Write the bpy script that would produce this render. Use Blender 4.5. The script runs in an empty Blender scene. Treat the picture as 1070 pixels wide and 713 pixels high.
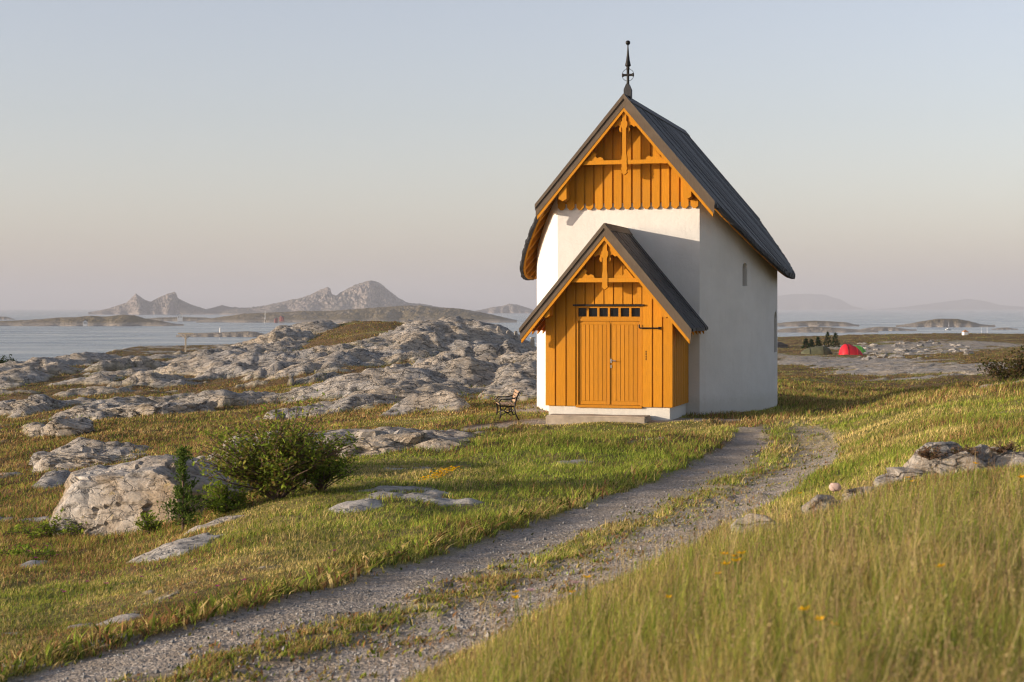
import bpy, bmesh, math, random
import numpy as np
from mathutils import Vector, Matrix, Euler

random.seed(7)
RNG = np.random.default_rng(11)
S = bpy.context.scene
COL = S.collection
R = math.radians

# ------------------------------------------------------------------ camera constants
F = 1730.0            # focal length in photo pixels (photo is 1070 wide)
CU, HV = 535.0, 322.0
ZC = 2.46             # eye height above the chapel's ground (z = 0)
SEA = -15.54          # sea level

# ------------------------------------------------------------------ noise
def _h(ix, iy, seed):
    n = (ix.astype(np.int64) * 374761393 + iy.astype(np.int64) * 668265263 + seed * 1442695041) & 0xFFFFFFFF
    n = ((n ^ (n >> 13)) * 1274126177) & 0xFFFFFFFF
    n = ((n ^ (n >> 16)) * 2246822519) & 0xFFFFFFFF
    n = n ^ (n >> 15)
    return (n & 0xFFFFFF).astype(np.float64) / 16777216.0

def vnoise(x, y, seed=0):
    ix = np.floor(x); iy = np.floor(y)
    fx = x - ix; fy = y - iy
    ix = ix.astype(np.int64); iy = iy.astype(np.int64)
    def g(a, b):
        an = _h(ix + a, iy + b, seed) * 6.2831853
        return np.cos(an) * (fx - a) + np.sin(an) * (fy - b)
    ux = fx * fx * fx * (fx * (fx * 6 - 15) + 10); uy = fy * fy * fy * (fy * (fy * 6 - 15) + 10)
    a = g(0, 0); b = g(1, 0); c = g(0, 1); d = g(1, 1)
    return ((a + (b - a) * ux) * (1 - uy) + (c + (d - c) * ux) * uy) * 1.5

def fbm(x, y, oct=4, seed=0, gain=.5):
    s = np.zeros_like(x, dtype=np.float64); a = 1.0; t = 0
    for k in range(oct):
        s += a * vnoise(x * 2 ** k + 13.7 * k, y * 2 ** k - 7.1 * k, seed + k); t += a; a *= gain
    return s / t

def voro(x, y, seed=0):
    """per point: F1, F2, a random height and a tilt of the nearest cell"""
    ix = np.floor(x).astype(np.int64); iy = np.floor(y).astype(np.int64)
    f1 = np.full(x.shape, 9.); f2 = np.full(x.shape, 9.)
    hh = np.zeros(x.shape); tx = np.zeros(x.shape); ty = np.zeros(x.shape)
    for a in (-1, 0, 1):
        for b in (-1, 0, 1):
            jx = ix + a; jy = iy + b
            px = jx + _h(jx, jy, seed); py = jy + _h(jx, jy, seed + 1)
            dx = x - px; dy = y - py
            d = np.sqrt(dx * dx + dy * dy)
            near = d < f1
            f2 = np.where(near, f1, np.minimum(f2, d))
            f1 = np.where(near, d, f1)
            r = _h(jx, jy, seed + 2)
            an = _h(jx, jy, seed + 3) * 6.28
            hh = np.where(near, r, hh)
            tx = np.where(near, np.cos(an) * dx + np.sin(an) * dy, tx)
    return f1, f2, hh, tx

def sst(a, b, x):
    t = np.clip((np.asarray(x, float) - a) / (b - a), 0, 1)
    return t * t * (3 - 2 * t)

# ------------------------------------------------------------------ materials
def new_mat(name):
    m = bpy.data.materials.new(name); m.use_nodes = True
    nt = m.node_tree; nt.nodes.clear()
    out = nt.nodes.new('ShaderNodeOutputMaterial')
    return m, nt, out

class NT:
    def __init__(s, nt): s.nt = nt
    def n(s, typ, **kw):
        nd = s.nt.nodes.new(typ)
        for k, v in kw.items():
            if k.startswith('_'): setattr(nd, k[1:], v)
        return nd
    def link(s, a, b): s.nt.links.new(a, b)
    def coord(s, scale=(1, 1, 1), rot=(0, 0, 0), kind='Object'):
        t = s.n('ShaderNodeTexCoord'); m = s.n('ShaderNodeMapping')
        m.inputs['Scale'].default_value = scale; m.inputs['Rotation'].default_value = rot
        s.link(t.outputs[kind], m.inputs['Vector']); return m.outputs[0]
    def noise(s, vec, scale, detail=4, rough=.55, dist=0):
        n = s.n('ShaderNodeTexNoise'); n.inputs['Scale'].default_value = scale
        n.inputs['Detail'].default_value = detail; n.inputs['Roughness'].default_value = rough
        n.inputs['Distortion'].default_value = dist
        s.link(vec, n.inputs['Vector']); return n.outputs['Fac']
    def voronoi(s, vec, scale, feature='F1', out='Distance'):
        n = s.n('ShaderNodeTexVoronoi'); n.feature = feature; n.inputs['Scale'].default_value = scale
        s.link(vec, n.inputs['Vector']); return n.outputs[out]
    def ramp(s, fac, stops):
        n = s.n('ShaderNodeValToRGB'); e = n.color_ramp.elements
        while len(e) < len(stops): e.new(.5)
        for i, (p, c) in enumerate(stops):
            e[i].position = p; e[i].color = (c if len(c) == 4 else (*c, 1)) if not isinstance(c, (int, float)) else (c, c, c, 1)
        s.link(fac, n.inputs[0]); return n.outputs[0]
    def mix(s, fac, a, b, mode='MIX'):
        n = s.n('ShaderNodeMix'); n.data_type = 'RGBA'; n.blend_type = mode
        for sock, v in ((n.inputs[0], fac), (n.inputs[6], a), (n.inputs[7], b)):
            if isinstance(v, (int, float)): sock.default_value = v
            elif isinstance(v, tuple): sock.default_value = (*v, 1) if len(v) == 3 else v
            else: s.link(v, sock)
        return n.outputs[2]
    def math(s, op, a, b=None, clamp=False):
        n = s.n('ShaderNodeMath'); n.operation = op; n.use_clamp = clamp
        for i, v in enumerate((a, b)):
            if v is None: continue
            if isinstance(v, (int, float)): n.inputs[i].default_value = v
            else: s.link(v, n.inputs[i])
        return n.outputs[0]
    def bump(s, h, strength=.5, dist=.02, normal=None):
        n = s.n('ShaderNodeBump'); n.inputs['Strength'].default_value = strength; n.inputs['Distance'].default_value = dist
        s.link(h, n.inputs['Height'])
        if normal is not None: s.link(normal, n.inputs['Normal'])
        return n.outputs[0]
    def attr(s, name, out='Color'):
        n = s.n('ShaderNodeAttribute'); n.attribute_name = name; return n.outputs[out]
    def bsdf(s, col, rough=.8, normal=None, metal=0, spec=.3):
        n = s.n('ShaderNodeBsdfPrincipled')
        for k, v in (('Base Color', col), ('Roughness', rough), ('Metallic', metal), ('Specular IOR Level', spec)):
            if isinstance(v, (int, float)): n.inputs[k].default_value = v
            elif isinstance(v, tuple): n.inputs[k].default_value = (*v, 1)
            else: s.link(v, n.inputs[k])
        if normal is not None: s.link(normal, n.inputs['Normal'])
        return n.outputs[0]

def simple(name, col, rough=.7, metal=0, var=.15, scale=6, bump=.0, bscale=40, spec=.3, stretch=(1, 1, 1)):
    m, nt, out = new_mat(name); t = NT(nt)
    v = t.coord(stretch)
    f = t.noise(v, scale, 5)
    c = t.ramp(f, [(.25, tuple(x * (1 - var) for x in col)), (.75, tuple(min(1, x * (1 + var)) for x in col))])
    nrm = t.bump(t.noise(v, bscale, 4), bump, .01) if bump else None
    t.link(t.bsdf(c, rough, nrm, metal, spec), out.inputs[0])
    return m

def wood_mat(name, col, rough=.75, weather=.35, wcol=(.3, .2, .1), spec=.25, con=.15):
    """painted or tarred boards: grain along local z, blotches of wear"""
    m, nt, out = new_mat(name); t = NT(nt)
    v = t.coord((14, 14, .9)); g = t.noise(v, 5, 5, .6, .4)
    b = t.noise(t.coord(), 1.7, 5, .6)
    isl = t.n('ShaderNodeNewGeometry').outputs['Random Per Island']
    c0 = t.ramp(g, [(.3, tuple(x * (1 - con * 1.2) for x in col)), (.7, tuple(min(1, x * (1 + con * .8)) for x in col))])
    c1 = t.mix(t.math('MULTIPLY', isl, .55), c0, tuple(x * .72 for x in col))
    w = t.math('MULTIPLY', t.ramp(b, [(.5, 0.), (.75, 1.)]), weather)
    c2 = t.mix(w, c1, wcol)
    t.link(t.bsdf(c2, rough, t.bump(g, .25, .006), 0, spec), out.inputs[0])
    return m

M = {}
M['ochre'] = wood_mat('ochre_painted_wood', (.49, .205, .014), .6, .45, (.36, .17, .03), .08)
M['door_ochre'] = wood_mat('ochre_door_paint', (.46, .190, .014), .5, .25, (.33, .15, .03), .1)
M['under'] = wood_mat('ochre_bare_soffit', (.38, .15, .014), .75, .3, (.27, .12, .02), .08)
M['tar'] = wood_mat('tarred_roof_wood', (.030, .031, .034), .62, .8, (.066, .067, .073), .25, .45)
M['barge'] = wood_mat('brown_tarred_boards', (.10, .074, .05), .7, .5, (.16, .125, .09))
M['iron'] = simple('black_iron', (.018, .017, .016), .5, .6, .2)
M['steel'] = simple('brushed_steel', (.55, .54, .52), .3, 1, .08)
M['post_wood'] = wood_mat('weathered_pale_wood', (.42, .36, .27), .85, .4, (.25, .22, .18))
M['slat'] = wood_mat('worn_bench_slats', (.34, .22, .13), .6, .5, (.5, .42, .34))
M['red_tent'] = simple('red_tent_nylon', (.50, .010, .022), .6, 0, .1, 2, .1, 8)
M['olive_tent'] = simple('olive_tent_canvas', (.085, .085, .045), .85, 0, .35, 3, .3, 8)
M['green_tent'] = simple('green_tent_nylon', (.10, .30, .04), .55, 0, .1, 2)
M['white_paint'] = simple('white_paint', (.75, .74, .70), .6, 0, .08, 4)
M['red_paint'] = simple('red_house_paint', (.26, .06, .045), .7, 0, .12, 3)
M['dark_roof'] = simple('dark_slate_roof', (.05, .05, .055), .7, 0, .2, 3)
M['concrete'] = simple('worn_concrete_step', (.30, .25, .19), .9, 0, .3, 5, .4, 60)

def glass_mat():
    m, nt, out = new_mat('dark_window_glass'); t = NT(nt)
    t.link(t.bsdf((.008, .010, .013), .12, None, 0, .15), out.inputs[0]); return m
M['glass'] = glass_mat()

def plaster_mat():
    m, nt, out = new_mat('white_lime_plaster'); t = NT(nt)
    v = t.coord()
    a = t.noise(v, 1.3, 6, .6); b = t.noise(v, 14, 5, .6); st = t.noise(t.coord((6, 6, .5)), 2.2, 5, .65)
    c = t.ramp(a, [(.3, (.55, .53, .49)), (.7, (.63, .61, .57))])
    c = t.mix(t.math('MULTIPLY', t.ramp(st, [(.55, 0.), (.8, 1.)]), .34), c, (.46, .43, .36))
    # splash stains low on the wall: a real dirt band with a ragged edge
    sep = t.n('ShaderNodeSeparateXYZ'); t.link(v, sep.inputs[0])
    low = t.math('ADD', sep.outputs[2], t.math('MULTIPLY', b, -.5))
    d = t.ramp(low, [(.0, 1.), (.2, 0.)])
    c = t.mix(t.math('MULTIPLY', d, .35), c, (.42, .40, .33))
    h = t.math('ADD', t.math('MULTIPLY', b, .6), t.math('MULTIPLY', t.noise(v, 60, 3), .4))
    h = t.math('ADD', h, t.math('MULTIPLY', t.noise(v, 3.5, 3), 1.5))
    t.link(t.bsdf(c, .9, t.bump(h, .32, .025), 0, .15), out.inputs[0]); return m
M['plaster'] = plaster_mat()

def rock_nodes(t, sc=1.0, ck=.55, wm=.7, wc=(.43, .345, .24), li=.45):
    v = t.coord((1, 1, 1), kind='Object')
    big = t.noise(v, .55 * sc, 6, .6, .3)
    mid = t.noise(v, 3.2 * sc, 8, .68, .5)
    fin = t.noise(v, 16 * sc, 6, .7)
    vs = t.coord((1.0, 2.2, 3.2), (R(20), R(14), R(25)))
    strat = t.noise(vs, 2.4 * sc, 7, .7, .8)
    c = t.ramp(mid, [(.34, (.10, .095, .093)), (.45, (.27, .255, .235)), (.57, (.385, .355, .315)), (.72, (.54, .515, .475))])
    warm = t.ramp(big, [(.40, 0.), (.62, 1.)])
    c = t.mix(t.math('MULTIPLY', warm, wm), c, wc)
    lich = t.ramp(fin, [(.53, 0.), (.62, 1.)])
    c = t.mix(t.math('MULTIPLY', lich, li), c, (.50, .485, .45))
    dk = t.ramp(strat, [(.32, 1.), (.44, 0.)])
    c = t.mix(t.math('MULTIPLY', dk, .88), c, (.050, .047, .045))
    ye = t.math('MULTIPLY', t.ramp(t.noise(v, 6 * sc, 3), [(.64, 0.), (.70, 1.)]), .35)
    c = t.mix(ye, c, (.40, .30, .10))
    cr = t.n('ShaderNodeTexVoronoi'); cr.feature = 'DISTANCE_TO_EDGE'; cr.inputs['Scale'].default_value = 1.1 * sc
    wv = t.n('ShaderNodeVectorMath'); wv.operation = 'ADD'
    nz = t.n('ShaderNodeTexNoise'); nz.inputs['Scale'].default_value = 2.0 * sc; nz.inputs['Detail'].default_value = 4
    t.link(vs, nz.inputs['Vector']); t.link(vs, wv.inputs[0]); t.link(nz.outputs['Color'], wv.inputs[1])
    t.link(wv.outputs[0], cr.inputs['Vector'])
    crack = t.ramp(cr.outputs['Distance'], [(.0, 0.), (.05, 1.)])
    c = t.mix(t.math('MULTIPLY', t.math('SUBTRACT', 1.0, crack), ck), c, (.045, .042, .038))
    h = t.math('ADD', t.math('MULTIPLY', strat, .9), t.math('MULTIPLY', mid, .7))
    h = t.math('ADD', h, t.math('MULTIPLY', fin, .25))
    h = t.math('ADD', h, t.math('MULTIPLY', crack, .5))
    return c, h

def rock_mat(name, sc=1.0, strength=.9, dist=.14, ck=.55, **kw):
    m, nt, out = new_mat(name); t = NT(nt)
    c, h = rock_nodes(t, sc, ck, **kw)
    t.link(t.bsdf(c, .88, t.bump(h, strength, dist), 0, .25), out.inputs[0]); return m
M['rock'] = rock_mat('grey_gneiss')
M['rock_face'] = rock_mat('tan_gneiss_face', 1.3, .7, .07, .12, wm=.85, wc=(.235, .175, .108), li=.12)

def terrain_mat():
    m, nt, out = new_mat('heath_and_rock_ground'); t = NT(nt)
    v = t.coord()
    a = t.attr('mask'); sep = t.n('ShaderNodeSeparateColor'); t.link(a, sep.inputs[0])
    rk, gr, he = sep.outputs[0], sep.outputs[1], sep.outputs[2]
    big = t.noise(v, .5, 6, .62); fin = t.noise(v, 9, 6, .7); mid = t.noise(v, 2.4, 5, .65)
    gcol = t.ramp(big, [(.3, (.12, .13, .03)), (.45, (.22, .20, .055)), (.58, (.33, .255, .095)), (.75, (.17, .175, .042))])
    hcol = t.ramp(mid, [(.3, (.095, .068, .028)), (.5, (.165, .098, .044)), (.7, (.13, .115, .038))])
    veg = t.mix(he, gcol, hcol)
    veg = t.mix(t.math('MULTIPLY', t.ramp(fin, [(.35, 1.), (.55, 0.)]), .55), veg, (.030, .028, .012))
    rc, rh = rock_nodes(t)
    rc = t.mix(t.math('MULTIPLY', he, .5), rc, (.60, .585, .56))  # on rock this channel lifts the colour, standing in for stronger light
    # gravel
    pv = t.n('ShaderNodeTexVoronoi'); pv.inputs['Scale'].default_value = 26; t.link(v, pv.inputs['Vector'])
    pv2 = t.n('ShaderNodeTexVoronoi'); pv2.inputs['Scale'].default_value = 60; t.link(v, pv2.inputs['Vector'])
    sv = t.n('ShaderNodeSeparateColor'); t.link(pv.outputs['Color'], sv.inputs[0])
    sv2 = t.n('ShaderNodeSeparateColor'); t.link(pv2.outputs['Color'], sv2.inputs[0])
    gcl = t.ramp(t.math('ADD', t.math('MULTIPLY', sv.outputs[0], .5), t.math('MULTIPLY', sv2.outputs[1], .5)),
                 [(.1, (.15, .135, .12)), (.5, (.32, .275, .23)), (.9, (.52, .455, .38))])
    soil = t.ramp(t.noise(v, 1.6, 6, .7), [(.36, 0.), (.60, 1.)])
    gcl = t.mix(t.math('MULTIPLY', soil, .7), gcl, (.21, .17, .125))
    gh = t.math('ADD', t.math('MULTIPLY', pv.outputs['Distance'], -.7), t.math('MULTIPLY', pv2.outputs['Distance'], -.35))
    vh = t.math('ADD', t.math('MULTIPLY', fin, .7), t.math('MULTIPLY', mid, 1.0))
    col = t.mix(rk, veg, rc); col = t.mix(gr, col, gcl)
    def hm(f, x, y):
        n = t.n('ShaderNodeMix'); n.data_type = 'FLOAT'
        for i, q in enumerate((f, x, y)): t.link(q, n.inputs[[0, 2, 3][i]])
        return n.outputs[0]
    b1 = t.bump(hm(rk, t.math('MULTIPLY', vh, .9), rh), .95, .14)
    b2 = t.bump(gh, .9, .03)
    n = t.n('ShaderNodeMix'); n.data_type = 'VECTOR'
    t.link(gr, n.inputs[0]); t.link(b1, n.inputs[4]); t.link(b2, n.inputs[5])
    t.link(t.bsdf(col, .92, n.outputs[1], 0, .15), out.inputs[0]); return m
M['terrain'] = terrain_mat()

def blade_mat(name, trans=.35):
    m, nt, out = new_mat(name); t = NT(nt)
    c = t.attr('col')
    d = t.n('ShaderNodeBsdfDiffuse'); tr = t.n('ShaderNodeBsdfTranslucent'); mx = t.n('ShaderNodeMixShader')
    t.link(c, d.inputs[0]); t.link(c, tr.inputs[0]); mx.inputs[0].default_value = trans
    t.link(d.outputs[0], mx.inputs[1]); t.link(tr.outputs[0], mx.inputs[2]); t.link(mx.outputs[0], out.inputs[0]); return m
M['blade'] = blade_mat('grass_blades', .38)
M['leaf'] = blade_mat('leaves', .48)
M['petal'] = blade_mat('petals', .3)
M['bark'] = simple('twig_bark', (.10, .065, .045), .9, 0, .3, 20)

def island_mat(name, rockc, vegc, sc, rock_amt):
    m, nt, out = new_mat(name); t = NT(nt)
    v = t.coord((1, 1, 1.6)); f = t.noise(v, sc, 9, .68, .3); g = t.noise(v, sc * 5, 6, .7)
    geo = t.n('ShaderNodeNewGeometry'); sp = t.n('ShaderNodeSeparateXYZ'); t.link(geo.outputs['Normal'], sp.inputs[0])
    steep = t.ramp(t.math('ADD', sp.outputs[2], t.math('MULTIPLY', t.math('SUBTRACT', f, .5), 1.2)), [(rock_amt - .12, 1.), (rock_amt + .12, 0.)])
    rc = t.ramp(g, [(.3, tuple(x * .6 for x in rockc)), (.7, tuple(x * 1.25 for x in rockc))])
    vc = t.ramp(f, [(.3, tuple(x * .6 for x in vegc)), (.7, tuple(x * 1.3 for x in vegc))])
    so = t.n('ShaderNodeSeparateXYZ'); t.link(t.coord(), so.inputs[0])
    shore = t.ramp(t.math('ADD', t.math('MULTIPLY', so.outputs[2], .12), t.math('MULTIPLY', t.math('SUBTRACT', g, .5), .9)), [(.25, 1.), (.5, 0.)])
    c = t.mix(t.math('MAXIMUM', steep, shore), vc, rc)
    t.link(t.bsdf(c, .95, t.bump(t.math('ADD', f, t.math('MULTIPLY', g, .3)), .8, 1.2 / sc * .25), 0, .1), out.inputs[0]); return m
M['island'] = island_mat('island_heath_and_rock', (.33, .28, .22), (.165, .13, .07), .035, .86)
M['mountain'] = island_mat('mountain_rock', (.33, .275, .235), (.17, .15, .12), .010, .93)
M['far_mountain'] = island_mat('distant_mountain', (.2, .19, .18), (.1, .1, .09), .003, .8)

def sea_mat():
    m, nt, out = new_mat('calm_sea'); t = NT(nt)
    v = t.coord((1, 1.6, 1), kind='Object')
    a = t.noise(v, .25, 5, .6); b = t.noise(v, .012, 4, .6)
    rg = t.ramp(b, [(.35, .16), (.65, .30)])
    nrm = t.bump(a, .2, .3)
    t.link(t.bsdf((.035, .065, .085), rg, nrm, 0, .5), out.inputs[0]); return m
M['sea'] = sea_mat()

# ------------------------------------------------------------------ object helpers
def tag(o, label=None, cat=None, group=None, kind=None):
    if label: o['label'] = label
    if cat: o['category'] = cat
    if group: o['group'] = group
    if kind: o['kind'] = kind
    return o

def empty(name, loc, rz=0, label=None, cat=None, group=None):
    o = bpy.data.objects.new(name, None); COL.objects.link(o)
    o.location = loc; o.rotation_euler = (0, 0, rz); o.empty_display_size = .2
    return tag(o, label, cat, group)

def np_mesh(name, verts, faces_list, mat, attrs=None, smooth=False, parent=None):
    """faces_list: list of int arrays (n,k)"""
    me = bpy.data.meshes.new(name)
    verts = np.ascontiguousarray(verts, dtype=np.float32)
    me.vertices.add(len(verts)); me.vertices.foreach_set('co', verts.ravel())
    loops = np.concatenate([f.ravel() for f in faces_list]).astype(np.int32)
    tot = np.concatenate([np.full(len(f), f.shape[1], np.int32) for f in faces_list])
    start = np.concatenate([[0], np.cumsum(tot)[:-1]]).astype(np.int32)
    me.loops.add(len(loops)); me.loops.foreach_set('vertex_index', loops)
    me.polygons.add(len(tot)); me.polygons.foreach_set('loop_start', start)
    try: me.polygons.foreach_set('loop_total', tot)
    except Exception: pass
    me.polygons.foreach_set('use_smooth', np.full(len(tot), smooth))
    for k, a in (attrs or {}).items():
        at = me.attributes.new(k, 'FLOAT_COLOR', 'POINT')
        c = np.ones((len(verts), 4), np.float32); c[:, :a.shape[1]] = a
        at.data.foreach_set('color', c.ravel())
    me.update(calc_edges=True); me.validate()
    me.materials.append(mat)
    o = bpy.data.objects.new(name, me); COL.objects.link(o)
    if parent: o.parent = parent
    return o

class MB:
    def __init__(s): s.v = []; s.f = []
    def add(s, vs, fs):
        b = len(s.v); s.v += [tuple(p) for p in vs]; s.f += [tuple(i + b for i in f) for f in fs]; return s
    def box(s, x0, x1, y0, y1, z0, z1):
        return s.add([(x0, y0, z0), (x1, y0, z0), (x1, y1, z0), (x0, y1, z0), (x0, y0, z1), (x1, y0, z1), (x1, y1, z1), (x0, y1, z1)],
                     [(0, 3, 2, 1), (4, 5, 6, 7), (0, 1, 5, 4), (1, 2, 6, 5), (2, 3, 7, 6), (3, 0, 4, 7)])
    def hexa(s, a, b):
        """two quads (lists of 4 points), joined"""
        return s.add(list(a) + list(b), [(0, 3, 2, 1), (4, 5, 6, 7), (0, 1, 5, 4), (1, 2, 6, 5), (2, 3, 7, 6), (3, 0, 4, 7)])
    def ext(s, poly, y0, y1, plane='xz'):
        n = len(poly)
        if plane == 'xz': A = [(p[0], y0, p[1]) for p in poly]; B = [(p[0], y1, p[1]) for p in poly]
        elif plane == 'yz': A = [(y0, p[0], p[1]) for p in poly]; B = [(y1, p[0], p[1]) for p in poly]
        else: A = [(p[0], p[1], y0) for p in poly]; B = [(p[0], p[1], y1) for p in poly]
        return s.add(A + B, [tuple(range(n - 1, -1, -1)), tuple(range(n, 2 * n))] + [(i, (i + 1) % n, n + (i + 1) % n, n + i) for i in range(n)])
    def tube(s, pts, rad, n=6, cap=True):
        pts = [Vector(p) for p in pts]; rad = rad if isinstance(rad, (list, tuple)) else [rad] * len(pts)
        rings = []; b = len(s.v)
        for i, p in enumerate(pts):
            d = (pts[min(i + 1, len(pts) - 1)] - pts[max(i - 1, 0)]).normalized()
            u = d.cross(Vector((0, 0, 1)) if abs(d.z) < .95 else Vector((1, 0, 0))).normalized(); w = d.cross(u)
            for k in range(n):
                an = 2 * math.pi * k / n; s.v.append(tuple(p + (u * math.cos(an) + w * math.sin(an)) * rad[i]))
        for i in range(len(pts) - 1):
            for k in range(n):
                a = b + i * n + k; c = b + i * n + (k + 1) % n; s.f.append((a, c, c + n, a + n))
        if cap: s.f.append(tuple(b + k for k in range(n))); s.f.append(tuple(b + (len(pts) - 1) * n + k for k in range(n - 1, -1, -1)))
        return s
    def lathe(s, prof, c=(0, 0), n=16):
        b = len(s.v)
        for r, z in prof:
            for k in range(n):
                an = 2 * math.pi * k / n; s.v.append((c[0] + r * math.cos(an), c[1] + r * math.sin(an), z))
        for i in range(len(prof) - 1):
            for k in range(n):
                a = b + i * n + k; d = b + i * n + (k + 1) % n; s.f.append((a, d, d + n, a + n))
        s.f.append(tuple(b + k for k in range(n - 1, -1, -1))); s.f.append(tuple(b + (len(prof) - 1) * n + k for k in range(n)))
        return s
    def build(s, name, mat, parent=None, smooth=False, bevel=0):
        me = bpy.data.meshes.new(name); me.from_pydata(s.v, [], s.f)
        bm = bmesh.new(); bm.from_mesh(me); bmesh.ops.recalc_face_normals(bm, faces=bm.faces)
        bm.to_mesh(me); bm.free()
        if smooth: me.polygons.foreach_set('use_smooth', [True] * len(me.polygons))
        me.materials.append(mat)
        o = bpy.data.objects.new(name, me); COL.objects.link(o)
        if parent: o.parent = parent
        if bevel:
            md = o.modifiers.new('bevel', 'BEVEL'); md.width = bevel; md.segments = 2; md.limit_method = 'ANGLE'; md.angle_limit = R(40)
        return o

# ------------------------------------------------------------------ terrain
# ground seen at photo column u, row v, taken to lie Y metres away
CP = [(150,700,11.3),(400,620,14.3),(520,580,16.8),(650,540,19.7),(780,462,30.6),(850,472,28.6),(700,438,36.6),(640,440,36),
 (565,436,39.5),(806,421,44),(731,430,38),(650,425,41.5),(690,415,46),
 (0,690,12.7),(0,600,18.4),(60,640,15.0),(100,566,22.4),(0,560,24.5),(300,545,19.6),(300,500,25.5),(400,540,19.6),(450,475,29.5),(500,500,24.5),(530,441,37.2),(600,470,29.2),
 (200,548,22),(0,520,31.5),(0,480,40),(60,440,50),(150,425,56),(0,430,57),(0,400,78),(0,388,105),(0,379,160),
 (200,400,70),(300,405,60),(300,362,92),(370,338,105),(430,342,105),(470,347,98),(540,366,86),(420,402,58),(500,418,47),(545,388,62),(250,374,96),(194,372,116),(330,345,104),(380,440,41),(250,450,42),
 (100,368,190),(190,364,222),(245,364,212),(60,373,175),(285,366,150),
 (820,405,56),(900,420,47),(950,413,41),(1065,401,37),(1000,407,40),(880,433,36.5),(1070,430,26),(930,450,26),(850,442,33.5),
 (940,500,16.8),(1060,470,18.5),(1070,520,13.5),(865,540,15.2),(790,575,13),(1000,600,9),(800,650,8.2),(620,640,11),(480,700,9.6),
 (835,388,95),(960,388,85),(1035,378,92),(890,371,150),(850,370,150),(930,355,205),(1000,353,215),(1065,359,190),(820,364,175),(950,350,240)]
cw = []
for u, v, Y in CP: cw.append(((u - CU) / F * Y, Y, ZC - (v - HV) / F * Y))
cw += [(0, 0, .92), (3, 1, 1.0), (-3, 2, .55), (4, 5, 1.02), (-4, 6, .3), (6, 9, 1.15), (-8, 10, -.5), (9, 16, 1.2), (16, 30, 1.6), (-16, 30, -1.3), (-30, 60, -1.8),
       (24, 60, .2), (40, 120, -.5), (-50, 150, -4), (-25, 145, -3.5), (-5, 150, -3.0), (10, 150, -2.6), (25, 150, -1.7),
       (11.5, 52, -.45), (15, 55, -.35)]
cw = np.array(cw)
def wcoord(X, Y): return np.stack([4 * X / (Y + 3), np.log(Y + 3)], -1)
def _tps_fit(P, z, lam=.002):
    n = len(P); d = np.linalg.norm(P[:, None] - P[None], axis=-1); K = np.where(d > 0, d * d * np.log(d + 1e-9), 0) + lam * np.eye(n)
    A = np.zeros((n + 3, n + 3)); A[:n, :n] = K; Q = np.c_[np.ones(n), P]; A[:n, n:] = Q; A[n:, :n] = Q.T
    return np.linalg.solve(A, np.r_[z, 0, 0, 0])
_cp = wcoord(cw[:, 0], cw[:, 1]); _w = _tps_fit(_cp, cw[:, 2])
def base_h(X, Y):
    p = wcoord(X, np.maximum(Y, 0)); z = _w[-3] + p[..., 0] * _w[-2] + p[..., 1] * _w[-1]
    for i in range(len(_cp)):
        d2 = (p[..., 0] - _cp[i, 0]) ** 2 + (p[..., 1] - _cp[i, 1]) ** 2
        z = z + _w[i] * .5 * d2 * np.log(d2 + 1e-18)
    z = np.clip(z, -5, 3)
    # the land falls to the shore beyond a wavering line
    a = X / np.maximum(Y, 1)
    ys = np.interp(a, [-.5, -.315, -.28, -.255, -.225, -.19, .5], [150, 158, 168, 190, 250, 262, 262]) + 14 * vnoise(X / 30, X * 0, 5)
    z = z - 19 * sst(ys - 12, ys + 55, Y)
    return z

NA, NB = 780, 1350
A_MAX = .66
av = np.linspace(-A_MAX, A_MAX, NA); bv = np.linspace(math.log(3.6), math.log(335.), NB)
AA, BB = np.meshgrid(av, bv)          # rows = depth
GY = np.exp(BB) - 3; GX = AA * (GY + 3)
GZ0 = base_h(GX, GY)

def pix(u, v):
    """point of the undressed ground seen at photo pixel (u,v)"""
    Ys = np.exp(np.linspace(math.log(3), math.log(300), 1500))
    Xs = (u - CU) / F * Ys; z = base_h(Xs, Ys); ray = ZC - (v - HV) / F * Ys
    k = np.argmax(z >= ray) if np.any(z >= ray) else len(Ys) - 1
    return float(Xs[k]), float(Ys[k]), float(z[k])

def poly_dist(pts):
    """signed distance (right of the line is positive) and distance from a polyline, on the grid"""
    best = np.full(GX.shape, 1e9); sg = np.zeros(GX.shape)
    for (x0, y0), (x1, y1) in zip(pts[:-1], pts[1:]):
        dx, dy = x1 - x0, y1 - y0; L2 = dx * dx + dy * dy
        t = np.clip(((GX - x0) * dx + (GY - y0) * dy) / L2, 0, 1)
        ex = GX - x0 - t * dx; ey = GY - y0 - t * dy; d = np.sqrt(ex * ex + ey * ey)
        s = np.sign(dy * ex - dx * ey); nb = d < best
        best = np.where(nb, d, best); sg = np.where(nb, s, sg)
    return best * sg, best

# path: its left and right edges, walking away from the camera
le = [pix(*p)[:2] for p in [(-60,735),(20,706),(140,672),(250,640),(340,614),(420,590),(560,545),(640,517),(700,495),(748,472),(768,456),(772,446)]]
re_ = [pix(*p)[:2] for p in [(330,800),(420,716),(500,672),(580,633),(660,600),(730,568),(790,534),(835,508),(868,488),(884,470),(872,452),(850,443)]]
dl, _ = poly_dist(le); dr, _ = poly_dist(re_)
n1 = fbm(GX * .9, GY * .9, 4, 21); n2 = fbm(GX * 3.1, GY * 3.1, 3, 31); n3 = fbm(GX / 9, GY / 9, 3, 41)
ylim = pix(775, 444)[1]
road = sst(-.10, .10, dl + n2 * .22) * sst(-.16, .14, -dr + n2 * .3) * (1 - sst(ylim - 1.2, ylim + 1.6, GY + n1 * 2 + n2 * 1.5))
tt = np.clip(dl, 0, 99) / (np.clip(dl, 0, 99) + np.clip(-dr, 0, 99) + 1e-6)
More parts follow.
